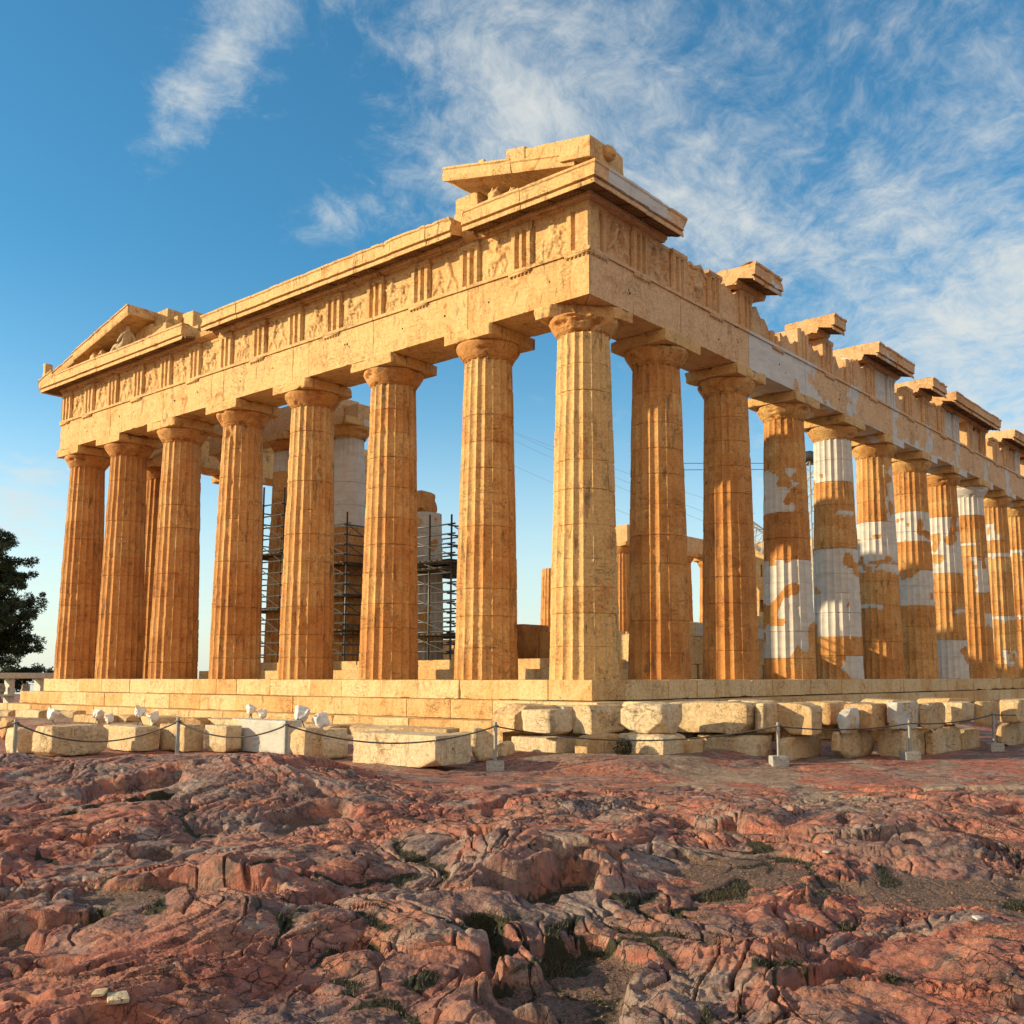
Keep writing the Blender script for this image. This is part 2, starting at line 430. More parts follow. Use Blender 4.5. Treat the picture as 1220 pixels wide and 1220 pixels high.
c = t.mix(t.math('MULTIPLY', cr2, .55), c, (.05, .03, .025))
gn = t.noise(P, 60, 3, .6)
dc = t.mix(t.ss(gn, .40, .65), (.13, .075, .050), (.26, .17, .125))
pal = t.attr('pale')
dc = t.mix(t.math('MULTIPLY', pal, t.ss(a2, .35, .6, .35, .95)), dc, t.mix(t.ss(a3, .35, .65), (.46, .34, .25), (.30, .20, .14)))
c = t.mix(t.ss(dirt, .35, .65), c, dc)
mm = t.ss(t.math('ADD', moss, t.math('MULTIPLY', t.math('SUBTRACT', a3, .5), .9)), .45, .60)
c = t.mix(mm, c, t.mix(a4, (.026, .024, .011), (.052, .046, .020)))
t.L.new(c, b.inputs['Base Color'])
b.inputs['Roughness'].default_value = .75; b.inputs['Specular IOR Level'].default_value = .3
h = t.math('ADD', t.math('MULTIPLY', a3, 1.0), t.math('MULTIPLY', a4, .22))
h = t.math('ADD', h, t.math('MULTIPLY', gn, t.math('MULTIPLY', dirt, .25)))
h = t.math('SUBTRACT', h, t.math('ADD', t.math('MULTIPLY', cr, .55), t.math('MULTIPLY', cr2, .3)))
bp = t.n('ShaderNodeBump', {'Height': h, 'Distance': .055, 'Strength': 1.0}); t.L.new(bp.outputs[0], b.inputs['Normal'])

# ------------------------------------------------------------------ ground
def ground(x, y, full=True):
    x = np.asarray(x, float); y = np.asarray(y, float)
    D = (x-CAM[0])*HF[0]+(y-CAM[1])*HF[1]; L = (x-CAM[0])*HR[0]+(y-CAM[1])*HR[1]
    R = np.hypot(D, L)
    lx = L/np.maximum(D, 1.)                      # lateral slope
    near = sst(D-1.8*sst(lx, -.06, -.2), 17.8, 14.2)
    near = near*(1-.35*sst(D, 9, 14))
    left = sst(lx, -.22, -.34)                    # rock swells at the left
    z = -1.66+0*x
    z = z+.50*np.exp(-((D-16.2)/2.6)**2)*sst(lx, -.10, -.27)
    z = z+.12*np.exp(-((D-11)/3.)**2)*np.exp(-((lx-.02)/.12)**2)
    z = z-.10*np.exp(-((D-13.5)/2.)**2)*np.exp(-((lx-.10)/.12)**2)
    z = z-.04*sst(D, 15.5, 18)*sst(lx, -.14, -.06)
    # warp
    wx = .55*fbm2(x*.45+3, y*.45, 3); wy = .55*fbm2(x*.45+40, y*.45+9, 3)
    a, b_ = math.cos(.75), math.sin(.75)
    px = (x+wx)*a+(y+wy)*b_; py = -(x+wx)*b_+(y+wy)*a        # bedding runs along px
    amp = .07+.93*near
    z = z+amp*.20*fbm2(px*.20+11, py*.30+4, 3)
    r1 = np.abs(pn2(px*.26+1.7, py*.50+8.2)); z = z+amp*.22*(r1**.95-.25)
    r2 = np.abs(pn2(px*.85+5.5+wx, py*1.5+2.2)); z = z+amp*.080*(r2**.95-.25)
    crev = np.minimum(r1*1.3, r2)
    f1, f2, idc = worley(px*.75+3*wx, py*1.5+2*wy, 3)
    e = f2-f1
    z = z+amp*.05*(idc-.5)*sst(e, .02, .2)-amp*.13*np.exp(-(e/.032)**1.5)*sst(pn2(x*.6, y*.6+50), -.25, .15)
    # pits
    pt = pn2(x*.62+77, y*.62+5)+.35*pn2(x*2+7, y*2)
    pit = sst(pt, .36, .52)*amp; z = z-.36*pit
    pt2 = pn2(x*1.6+17, y*1.6+35); pit2 = sst(pt2, .44, .56)*amp; z = z-.15*pit2
    if full:
        f1, f2, idc2 = worley(px*2.3+1.5*wx+4*pn2(x*1.3, y*1.3)*.3, py*4.2+20, 9); e2 = f2-f1
        m2 = sst(pn2(x*.9+9, y*.9+60), -.15, .2)
        z = z+amp*.034*(idc2-.5)*sst(e2, .02, .25)-amp*.05*np.exp(-(e2/.045)**1.5)*m2
        r3 = np.abs(pn2(px*2.3+.5, py*4+1)); z = z+(.3+.7*near)*.042*(r3-.2)
        r4 = np.abs(pn2(px*5.5+2, py*9+3)); z = z+(.35+.65*near)*.015*(r4-.2)
        z = z+(.35+.65*near)*(.006*pn2(x*14, y*14)+.006*np.abs(pn2(x*27+3, y*27))+.003*pn2(x*55, y*55))
    # soil pockets fill the hollows
    lvl = -1.80+.10*pn2(x*.3+5, y*.3+60)+.30*np.exp(-((D-16.2)/2.6)**2)*sst(lx, -.10, -.27)+.16*np.exp(-((L+3.0)/1.2)**2-((D-8.2)/1.3)**2)
    lvl = lvl+.010*pn2(x*3, y*3)+(.006*pn2(x*22, y*22)+.004*pn2(x*47, y*47) if full else 0)
    dirt = sst(lvl-z, -.015, .02)
    z = np.where(z > lvl, z, lvl+(z-lvl)*.12)
    # pale dust sheets before the blocks on the right
    pale = sst(pn2(px*.22+3.3, py*.75+1.2)+.25*pn2(px*1.2, py*3), .12, .3)*sst(D, 13.0, 15.5)*sst(lx, .03, .10)
    dirt = np.maximum(dirt, pale)
    moss = np.clip(1.0-crev*9, 0, 1)*sst(pn2(x*.8+3, y*.8+80), -.05, .3)+pit2*.9*sst(pn2(x*.5+30, y*.5), -.2, .1)+.6*pit*sst(pn2(x*1.5+30, y*1.5), 0, .3)
    moss = moss*near+.4*sst(D, 18.5, 20)*sst(pn2(x*1.3, y*1.3+9), .0, .4)
    # beyond the temple the plateau falls away
    z = z-.02*np.clip(R-110, 0, None)
    flat = sst(R, 60, 110); z = z*(1-flat)+(-1.7-.02*np.clip(R-110, 0, None))*flat
    # rise of rubble between the block row and the steps
    pale = np.maximum(pale, 0)
    dX = np.maximum.reduce([-1.4-x, x-71, -1.4-y, y-32.3]); z = z+.22*sst(dX, 5.0, 3.2)
    near_t = sst(dX, 4.6, 3.4)*sst(pn2(x*.7, y*.7)+.9*sst(dX, 4, 1.5), -.2, .2); pale = np.maximum(pale, near_t); dirt = np.maximum(dirt, near_t)
    inside = dX < -1.0; z = np.where(inside, -1.9, z)
    return z, dirt, moss, pale
def gz(x, y): return float(ground(np.array([x]), np.array([y]), False)[0][0])

def build_ground():
    c = math.radians(31)
    core = np.linspace(-c, c, 1180)
    outl = np.linspace(c, math.pi, 180)[1:]
    th = np.concatenate([-outl[::-1][:-1]-0, core, outl])     # relative to YAW, closed ring
    th = np.unique(th)
    r = np.concatenate([np.linspace(.0, 3.6, 14)[:-1], 3.6*(26/3.6)**np.linspace(0, 1, 860)[:-1], 26*(60/26)**np.linspace(0, 1, 90)[:-1], 60*(2500/60)**np.linspace(0, 1, 50)])
    r[0] = .05
    TH, RR = np.meshgrid(th, r, indexing='xy')              # rows r, cols th
    az = YAW-.05-TH
    X = CAM[0]+RR*np.cos(az); Y = CAM[1]+RR*np.sin(az)
    sh = X.shape; X = X.ravel(); Y = Y.ravel()
    z, dirt, moss, pale = ground(X, Y)
    mb = MB()
    mb.add(np.stack([X, Y, z], 1), [gridF(sh[0], sh[1], True)[:, ::-1], np.arange(sh[1])[None]], dirt=dirt, moss=moss, pale=pale)
    o = mb.build('ground', MAT_ROCK, None, 180, origin=(0, 0, 0)); o['kind'] = 'structure'
    return o
build_ground()

# ------------------------------------------------------------------ temple
TEMPLE = tag(empty('ancient_temple', (0, 0, -1.6)), 'ruined Doric temple of honey coloured marble with fluted columns and broken pediment', 'temple')
ZA, ZF, ZG = 10.43, 11.78, 13.125       # architrave bottom, frieze bottom, geison bottom
def flank_x(n): return 1.02 if n == 1 else 4.71+4.291*(n-2)
def front_y(n): return 1.02 if n == 1 else (29.86 if n == 8 else 4.70+4.296*(n-2))
VAZ = math.radians(207)

def column(x, y, R0=.952, R1=.742, H=9.57, z0=0., seed=0, tone=.5, cap=True, patches=(), holes=.33, er=1.0, coarse=1, drums=11, smoothtop=0., mat=None, capbroken=0., capw=1.0, captone=None, parent=None, abw=1.0, newabacus=0., kind='column', tz=None):
    rs = np.random.RandomState(seed+100)
    mat = mat or MAT_COL; parent = parent or TEMPLE
    tt = np.array([-1, -.88, -.6, -.2, .2, .6, .88]) if coarse == 1 else np.array([-1, -.6, 0, .6])
    th = np.concatenate([(k+(tt+1)/2)*2*np.pi/20 for k in range(20)]); tl = np.tile(tt, 20)
    jz = np.cumsum(rs.uniform(.8, 1.2, drums)); jz = jz/jz[-1]*H; jz = jz[:-1]
    base = np.linspace(0, H, int(H*(12 if coarse == 1 else 5)))
    zz = np.unique(np.concatenate([base]+[[j-.035, j-.012, j, j+.012, j+.035] for j in jz]).clip(0, H)); 
    Z, TH = np.meshgrid(zz, th, indexing='ij'); TL = np.tile(tl, (len(zz), 1))
    f = Z/H; R = R0+(R1-R0)*f+.017*np.sin(np.pi*f)
    P0 = np.stack([x+np.cos(TH)*R, y+np.sin(TH)*R, Z+z0+seed*3.1], -1).reshape(-1, 3)
    dep = .072*(R/.95)
    fl = np.ones_like(R)
    if smoothtop: fl = 1-sst(Z, smoothtop-.02, smoothtop)*(1-sst(Z, H-.9, H-.85))
    r = R-dep*(1-TL**2)*fl
    n1 = fbm3(P0*np.array([1.5, 1.5, .9]), 3).reshape(R.shape); n2 = fbm3(P0*4.2+9, 3).reshape(R.shape); n3 = pn3(P0*16+5).reshape(R.shape)
    cut = .006+er*(.060*np.clip(n1-.16, 0, 1)+.055*np.clip(n2-.24, 0, 1))
    r = np.minimum(r, R-cut*1.0+.005)
    big = er*.22*np.clip(fbm3(P0*1.3+40, 3).reshape(R.shape)-.34, 0, 1)
    r = r-big+.0035*n3+.004*n2
    # joints
    dj = np.min(np.abs(Z[..., None]-jz), -1)
    jn = pn3(np.stack([np.cos(TH)*2+seed, np.sin(TH)*2, np.round(Z)], -1).reshape(-1, 3)).reshape(R.shape)
    r = r-np.where(dj < .006, .016+.03*np.clip(jn, 0, 1)*er, 0)-np.where(dj < .02, .014*np.clip(jn, 0, 1)*er, 0)
    di = np.searchsorted(jz, Z)
    off = rs.uniform(-.009, .009, drums+1); r = r+off[di]
    dt = rs.uniform(-.15, .15, drums+1); dt[1::2] *= .6
    T = tone+dt[di]
    if tz: T = T+tz(f)
    # patches of new marble
    pv = np.zeros_like(R)
    s = np.sin(TH-VAZ); w = n1*.16+n2*.10; wa = pn3(P0*2.2+70).reshape(R.shape)*.5
    for (a, b, sl_, sr_, hole) in patches:
        if b-a > .6:
            ja = jz[np.argmin(abs(jz-a))]; jb = jz[np.argmin(abs(jz-b))]
            if abs(ja-a) < .45: a = ja
            if abs(jb-b) < .45 and jb > a: b = jb
        p = (Z+(w*1.6 if (b-a) < 1.3 else 0) > a) & (Z+w*.15 < b) & (s+wa > sl_) & (s+wa < sr_)
        if hole: p &= ~(fbm3(P0*1.05+a*7+seed, 2).reshape(R.shape) > .36-.3*hole)
        pv = np.maximum(pv, p*1.0)
    V = np.stack([x+np.cos(TH)*r, y+np.sin(TH)*r, Z+z0], -1).reshape(-1, 3)
    mb = MB()
    mb.add(V, [gridF(len(zz), len(th), True), np.arange(len(th))[::-1][None], ((len(zz)-1)*len(th)+np.arange(len(th)))[None]], tone=T.ravel(), patch=pv.ravel())
    o = mb.build(kind, mat, parent, 32)
    if cap:
        mb = MB(); k = R1/.742
        prof = [(.725, -.02), (.735, .0), (.765, .012), (.745, .03), (.775, .045), (.755, .062), (.785, .078), (.80, .10), (.865, .19), (.93, .29), (.975, .37), (.995, .43), (1.0, .47), (.97, .505), (.80, .51)]
        pr = np.array(prof); pr[:, 0] *= k*abw; pr[:, 1] *= (.86/.86)*k
        tt_ = np.linspace(0, 1, 40); ii = np.interp(tt_*(len(pr)-1), np.arange(len(pr)), pr[:, 0]); zi = np.interp(tt_*(len(pr)-1), np.arange(len(pr)), pr[:, 1])
        th2 = np.arange(96)*2*np.pi/96
        ZZ, T2 = np.meshgrid(zi, th2, indexing='ij'); RR2 = np.tile(ii[:, None], (1, 96))
        P0 = np.stack([x+np.cos(T2), y+np.sin(T2), ZZ*2+z0+seed], -1).reshape(-1, 3)
        ch = fbm3(P0*1.6+3, 3).reshape(ZZ.shape); ch2 = fbm3(P0*4+3, 3).reshape(ZZ.shape)
        cb = capbroken*np.exp(-((np.angle(np.exp(1j*(T2-math.radians(225)))))/.9)**2)
        RR2 = RR2-(.34*er+.3*cb)*np.clip(ch-.14+.3*cb, 0, 1)-.014*ch2-cb*.10
        V = np.stack([x+np.cos(T2)*RR2, y+np.sin(T2)*RR2, ZZ+z0+H], -1).reshape(-1, 3)
        ct = (tone+.05 if captone is None else captone)
        capp = 0.
        mb.add(V, [gridF(len(zi), 96, True)], tone=ct+.1*ch.ravel(), patch=capw if capw != 1. else 0.)
        ah = .35*k; hw = 1.01*k*abw
        def sk(p, h):
            if not capbroken: return p
            ov = np.clip(-(p[:, 0]+p[:, 1])/1.414-.42-.12*fbm3(p*2.2+4, 2), 0, None)*capbroken
            q = p.copy(); q[:, 0] += ov*.707; q[:, 1] += ov*.707; return q
        def ap(V):
            return (newabacus > 0)*((pn3(V*1.1+seed)+(V[:, 0]-x)*.5*newabacus) > -.12)*1.0
        ebox(mb, (x, y, z0+H+.505*k+ah/2), (2*hw, 2*hw, ah-.004), res=.06, r0=.014, chip=.42*er, thr=.13, freq=1.3, amp=.015, cuts=2, cutd=.10, cseed=seed+5, attrs=dict(tone=ct-.42, patch=ap), skew=sk)
        mb.build('capital', mat, o, 38)
    return o

# east front
ftone = [.08, .36, .44, .48, .54, .58, .62, .64]
lowrust = lambda f: -.22*(f-.45)
for n in range(1, 9):
    column(1.02, front_y(n), R0=.975 if n in (1, 8) else .952, seed=n, tone=ftone[n-1], er=1.3, capbroken=1.0 if n == 1 else 0., captone=.55 if n in (1, 2, 3, 4) else .5, tz=lowrust)
# north flank
pat = {4: [(1.06, 4.62, -2, 2, .55), (6.45, 8.1, -2, .35, .75)],
       5: [(7.95, 9.7, -2, 2, .1), (3.3, 4.9, -2, 2, .25), (1.7, 3.3, -2, .75, .2), (2.0, 3.5, .5, 2, 0), (-.2, 1.0, .25, 2, 0), (6.5, 6.65, 0, 2, 0)],
       6: [(6.15, 7.1, -2, 2, .2), (5.2, 5.85, -2, 2, .1), (4.5, 4.9, -2, 2, .2), (6.9, 9.2, .55, 2, .3), (3.0, 3.15, -2, 0, 0)],
       7: [(2.95, 4.6, -2, 2, .5), (6.3, 7.3, -2, 2, .8), (7.4, 7.7, -2, .5, 0), (6.9, 8.0, .4, 2, .3)],
       8: [(4.9, 8.0, -2, 2, .4), (-.2, 1.9, -2, 2, .5), (3.2, 3.4, .2, 2, 0)],
       9: [(8.85, 9.9, -2, 2, 0), (4.6, 6.2, 0, 2, .3), (6.9, 7.1, -2, .3, 0), (2.2, 3.2, .5, 2, 0)],
       10: [(7.4, 8.3, -2, 0, .3), (6.7, 6.95, -2, 2, 0), (2.9, 3.5, -2, 2, .5), (.8, 1.6, 0, .7, .2)],
       11: [(7.3, 7.5, -2, 2, 0), (3.4, 3.7, 0, 2, 0)]}
for n in range(2, 15):
    column(flank_x(n), 1.02, seed=20+n, tone=[.62, .66, .60, .52, .48, .55, .5, .5, .42, .5, .5, .5, .5][n-2], patches=pat.get(n, ()), coarse=1 if n < 9 else 2, captone=.35, capw=.99 if n == 9 else 1., newabacus=1. if n >= 6 else 0., er=.9, tz=lowrust if n < 4 else None)
# south side
for n in range(2, 6):
    column(flank_x(n), 29.86, seed=50+n, tone=.65, coarse=2, er=.8)
column(flank_x(9), 29.86, seed=61, tone=.55, coarse=2, H=7.7, R1=.78, cap=False, er=1.4)
column(flank_x(10), 29.86, seed=62, tone=.55, coarse=2, H=7.4, R1=.78, cap=False, er=1.4)
for n in range(11, 18):
    column(flank_x(n), 29.86, seed=50+n, tone=.7, coarse=2, er=1.2, cap=True)

# steps ------------------------------------------------------------------
def step_course(side, s0, s1, off, zt, h, seed, tone, broken=False):
    rs = np.random.RandomState(seed); mb = MB(); s = s0; fr = frame(side)
    while s < s1-.3:
        w = rs.uniform(1.25, 2.3); e_ = min(s+w, s1)
        if s1-e_ < .7: e_ = s1
        dz = rs.uniform(-.010, .006); do = rs.uniform(-.018, .012); dep = 1.5
        if side == 'east': c = (-off+dep/2-do, (s+e_)/2, zt-h/2+dz); sz = (dep, e_-s-.016, h-.006)
        else: c = ((s+e_)/2, -off+dep/2-do, zt-h/2+dz); sz = (e_-s-.016, dep, h-.006)
        ebox(mb, c, sz, res=.11, r0=.012, chip=.16 if not broken else .4, thr=.22 if not broken else .0, freq=1.6, amp=.004 if not broken else .10, attrs=dict(tone=tone+rs.uniform(-.3, .42), patch=0.))
        s = e_
    o = mb.build('step', MAT_STEP, TEMPLE, 35); return o
for k, (off, zt, h) in enumerate([(0., 0., .545), (.70, -.552, .515), (1.40, -1.07, .515)]):
    step_course('east', -off, 30.88+off, off, zt, h, 5+k, .18+.08*k)
    if k == 0:
        step_course('north', 1.5, 30.9, off, zt, h, 15, .15)
        step_course('north', 30.9, 66, off, zt, h, 16, .45, True)
    else:
        step_course('north', 1.5-off, 66, off, zt-.02*k, h, 15+k, .25)
# inner pavement
def slab(name, lo, hi, mat, tone, res=.5):
    mb = MB(); lo = np.array(lo); hi = np.array(hi)
    ebox(mb, (lo+hi)/2, hi-lo, res=res, r0=.02, chip=.05, attrs=dict(tone=tone, patch=0.)); return mb.build(name, mat, TEMPLE, 40)
slab('floor_slab', (1.49, 1.49, -1.5), (69, 30.5, -.012), MAT_STEP, .2)
slab('south_step', (1.5, 30.45, -1.6), (69, 31.6, -.55), MAT_STEP, .2)
slab('porch_floor', (4.9, 4.6, -.02), (66, 26.3, .345), MAT_STEP, .3)
slab('porch_floor', (5.25, 4.95, .34), (65.6, 25.95, .70), MAT_STEP, .35)

# architraves ---------------------------------------------------------------
TRI_E = [.52, 2.61]+[4.70+2.148*i for i in range(11)]+[28.27, 30.36]
TRI_N = [.52, 2.61]+[4.71+2.1455*i for i in range(25)]
def regula(mb, fr, c, w, tone, patch=0., rs=None, miss=.0):
    lo, hi = c-w/2, c+w/2
    P = fr(np.array([lo, hi]), np.array([-.02, .050]), np.array([ZF-.175, ZF-.103]))
    simple_box(mb, P.min(0), P.max(0), tone=tone, patch=patch)
    for g in range(6):
        if rs is not None and rs.rand() < miss: continue
        s = lo+w*(g+.5)/6
        th = np.arange(8)*np.pi/4; 
        for (ra, za, rb, zb) in [(.026, ZF-.176, .034, ZF-.222)]:
            c0 = fr(np.array([s]), np.array([.018]), np.array([0.]))[0]
            V = np.concatenate([np.stack([c0[0]+np.cos(th)*r_, c0[1]+np.sin(th)*r_, np.full(8, z_)], 1) for r_, z_ in ((ra, za), (rb, zb))])
            mb.add(V, [gridF(2, 8, True), (8+np.arange(8))[None]], tone=tone, patch=patch)
def architrave(side, s0, s1, m0, m1, seed, tone, patchv=0., tris=(), mat=MAT_ENT, notch=None, zb=ZA, simple=False, th=1.76):
    fr = frame(side); mb = MB(); rs = np.random.RandomState(seed)
    at_ = dict(tone=tone, patch=patchv)
    g = .013
    # three parallel beams, front one facing outwards
    for (o1, o0) in [(0., -th*.33), (-th*.335, -th*.66), (-th*.665, -th)]:
        prof = [(o0, zb+.002), (o1, zb+.002), (o1, ZF-.106), (o1-.001, ZF-.101), (o0, ZF-.101)]
        if o1 == 0: prof = [(o0, zb+.002), (o1, zb+.002), (o1, ZF-.101), (o0, ZF-.101)]
        prism(mb, prof, fr, s0+g, s1-g, m0 if o1 == 0 else m0, m1, ds=.10, res=.10, amp=.003, chip=.05 if notch is None else notch, attrs=at_, seed=seed*1.7)
        if simple: pass
    o = mb.build('architrave', mat, TEMPLE, 35)
    mb = MB()
    prism(mb, [(-th, ZF-.099), (.058, ZF-.099), (.062, ZF-.004), (-th, ZF-.004)], fr, s0+g, s1-g, m0, m1, ds=.15, res=.3, amp=.002, chip=.04, attrs=at_, seed=seed+3)
    mb.build('taenia', mat, o, 35)
    if side == 'east' or (side == 'north' and seed < 224):
        for f_ in rs.uniform(.15, .85, 2):
            sx = s0+(s1-s0)*f_; zz_ = ZA+.62+rs.uniform(-.12, .12); w_ = rs.uniform(.022, .038)
            mb = MB(); P = fr(np.array([sx-w_, sx+w_]), np.array([-.02, .004]), np.array([zz_-w_, zz_+w_*.9])); simple_box(mb, P.min(0), P.max(0)); mb.build('socket_hole_shade', MAT_HOLE_SHADE, o)  # dark box on the face, paints the shaded inside of a socket
    for c in tris:
        if c-.42 < s0-.2+(-.1 if m0 else 0) or c > s1+.42: continue
        if s0 <= c < s1:
            mb = MB(); regula(mb, fr, c, .845, tone, patchv if not callable(patchv) else 0., rs, .08); mb.build('regula', mat, o)
    return o
fe = [.1]+[front_y(n) for n in range(2, 8)]+[30.78]
for i in range(7):
    architrave('east', fe[i], fe[i+1], -1. if i == 0 else 0., 1. if i == 6 else 0., 200+i, [.30, .1, .08, .05, .08, .1, .2][i], 0., TRI_E, notch=[.06, .04, .05, .04, .05, .08, .05][i])
fn = [.1]+[flank_x(n) for n in range(2, 15)]
def pb(i, seed, aa=.10, bb=.2):
    s0, s1 = fn[i], fn[i+1]
    def f(V):
        n_ = fbm3(V*np.array([1.3, 1.3, 1.3])+seed, 3); e_ = (V[:, 0]-s0)/(s1-s0)
        return ((e_ < aa+.3*n_) | (e_ > 1-aa*.6+.25*n_) | (V[:, 2] < ZA+bb*(.2+2.6*n_)))*1.0
    return f
def pf(thr, seed): return lambda V: ((fbm3(V*np.array([.8, .8, 1.1])+seed, 2)) > thr)*1.0
nt = [.05, .02, .05, .1, .1, .15, .1, .05, .1, .1, .1, .1, .1]
npch = {2: lambda V: 1.0-((fbm3(V*.9+3.3, 2)) > .42), 3: pb(3, 4, .12, .5), 4: pb(4, 8, .05, .1), 5: pb(5, 12, .14, .5), 6: pb(6, 2, .1, .3), 7: pb(7, 31, .06, .2), 8: pb(8, 18, .1, .1), 9: pb(9, 14, .05, .2), 10: pb(10, 44, .1, .1)}
for i in range(13):
    architrave('north', fn[i], fn[i+1], -1. if i == 0 else 0., 0., 220+i, nt[i], npch.get(i, 0.), TRI_N, mat=MAT_FLANK, notch=[.04, .05, .04, .03, .06, .05, .05, .05, .05, .05, .05, .05, .05][i])
fs = [.1]+[flank_x(n) for n in range(2, 6)]
for i in range(4): architrave('south', fs[i], fs[i+1], -1. if i == 0 else 0., 0., 240+i, .15, 0., ())
for n in range(11, 17): architrave('south', flank_x(n)-(.6 if n == 11 else 0), flank_x(n+1), 0, 0, 250+n, .25, 0., (), mat=MAT_FLANK)

# frieze ------------------------------------------------------------------
def triglyph(side, c, parent, tone, seed, hf=1.0, deep=.5, patch=0., mat=MAT_ENT, w=.845, er=1.0, cut=0.):
    """plan outline with two full and two half grooves, extruded upwards; plain band on top"""
    fr = frame(side); mb = MB()
    H = (1.345-.004)*hf; g = .055
    u = w/2
    def outline(depth):
        pts = [(-u, -deep), (-u, -.062*depth)]
        e1 = u/3; b = .088
        pts += [(-u+.06, 0)]
        for cc in (-e1, e1):
            pts += [(cc-b, 0), (cc-.022, -.13*depth), (cc+.022, -.13*depth), (cc+b, 0)]
        pts += [(u-.06, 0), (u, -.062*depth), (u, -deep)]
        return np.array(pts)
    zs = list(np.linspace(0, min(H, 1.12), 9)); ds = [1.0]*9
    if H > 1.15: zs += [1.14, 1.165, 1.20, H]; ds += [.85, .05, .03, .03]
    V = []; rows = []
    for z_, d_ in zip(zs, ds):
        ol = outline(d_); rows.append(np.column_stack([c+ol[:, 0], .004+ol[:, 1], np.full(len(ol), ZF+z_)]))
    A = np.array(rows); ns, npf, _ = A.shape
    P0 = A.reshape(-1, 3)+seed
    nz = fbm3(P0*2.4, 3); A = A.reshape(-1, 3)
    ch = np.clip(nz-.16, 0, 1)*.11*er; fr_ = A[:, 1] > -.1
    A[:, 1] -= ch*fr_; A[:, 0] += .004*pn3(P0*5)
    if hf < .99 or cut: 
        top = A[:, 2] > ZF+H*.5
        A[:, 2] += top*(.22*(pn3(P0*1.25+2))*(1.2-hf)*2 - cut*(A[:, 0]-c)*1.0*(A[:, 2]-ZF)/H)
    V = fr(A[:, 0], A[:, 1], A[:, 2])
    mb.add(V, [gridF(ns, npf, True), np.arange(npf)[None], ((ns-1)*npf+np.arange(npf))[None]], tone=tone, patch=patch)
    if hf > .95:
        P = fr(np.array([c-u-.012, c+u+.012]), np.array([-.3, .022]), np.array([ZG-.14, ZG-.006]))
        ebox(mb, P.mean(0), P.max(0)-P.min(0), res=.1, r0=.01, chip=.08, attrs=dict(tone=tone, patch=patch))
    return mb.build('triglyph', mat, parent, 30)
def capsule_h(U, Vv, a, b, r0, r1):
    a = np.array(a); b = np.array(b); d = b-a; L2 = (d**2).sum()
    t_ = np.clip(((U-a[0])*d[0]+(Vv-a[1])*d[1])/L2, 0, 1)
    dist = np.hypot(U-a[0]-t_*d[0], Vv-a[1]-t_*d[1]); r = r0+(r1-r0)*t_
    return np.sqrt(np.clip(r*r-dist*dist, 0, None))
def relief(U, Vv, seed, w, deepf):
    rs = np.random.RandomState(seed); h = 0*U
    def man(cx, s, lean):
        nonlocal h
        cap = []
        hip = (cx, .50*s); sh = (cx+lean*.3, .86*s); hd = (cx+lean*.36, 1.02*s)
        k1 = (cx-.13-rs.rand()*.1, .27*s); f1 = (cx-.22-rs.rand()*.06, .04); k2 = (cx+.12+rs.rand()*.1, .28*s); f2 = (cx+.24, .05)
        e1 = (sh[0]+.2, sh[1]-.12+.25*rs.rand()); h1 = (sh[0]+.34, e1[1]+rs.uniform(-.15, .2)); e2 = (sh[0]-.17, sh[1]-.16)
        cap = [(hip, sh, .085, .12), (sh, hd, .05, .04), (hd, (hd[0]+.01, hd[1]+.03), .078, .075), (hip, k1, .08, .055), (k1, f1, .052, .035), (hip, k2, .08, .055), (k2, f2, .052, .035), (sh, e1, .048, .04), (e1, h1, .038, .03), (sh, e2, .048, .038)]
        for a, b, r0, r1 in cap: h = np.maximum(h, capsule_h(U, Vv, a, b, r0, r1))
    def horse(cx, s, d):
        nonlocal h
        b1 = (cx-.22*d, .52*s); b2 = (cx+.22*d, .56*s); nk = (cx+.36*d, .82*s); hd = (cx+.52*d, .74*s)
        cap = [(b1, b2, .13, .14), (b2, nk, .11, .07), (nk, hd, .07, .045), (b1, (cx-.33*d, .28*s), .09, .05), ((cx-.33*d, .28*s), (cx-.25*d, .05), .045, .03), (b1, (cx-.14*d, .25*s), .08, .05), ((cx-.14*d, .25*s), (cx-.2*d, .04), .045, .03), (b2, (cx+.42*d, .38*s), .08, .05), ((cx+.42*d, .38*s), (cx+.34*d, .2*s), .045, .03), (b2, (cx+.2*d, .25*s), .08, .045), ((cx+.2*d, .25*s), (cx+.26*d, .04), .042, .03), (b1, (cx-.46*d, .38*s), .05, .02)]
        for a, b, r0, r1 in cap: h = np.maximum(h, capsule_h(U, Vv, a, b, r0, r1))
    k = rs.randint(4)
    if k == 0: man(-.28, 1.05, .3); man(.30, 1.05, -.4)
    elif k == 1: horse(.0, 1.05, 1 if rs.rand() > .5 else -1); man(-.1, 1.15, .1)
    elif k == 2: man(-.25, 1.1, .5); man(.35, .75, -.2)
    else: horse(.1, 1.0, -1); man(.38, 1.05, -.2)
    P0 = np.stack([U*2.2+seed, Vv*2.2, 0*U], -1).reshape(-1, 3)
    er_ = fbm3(P0*1.4, 3).reshape(U.shape)
    h = h*np.clip(.85+2.0*er_, .15, 1.)*deepf
    h = np.where(h > .01, h+.015, h)
    h = h+.012*fbm3(P0*3, 2).reshape(U.shape)
    return h
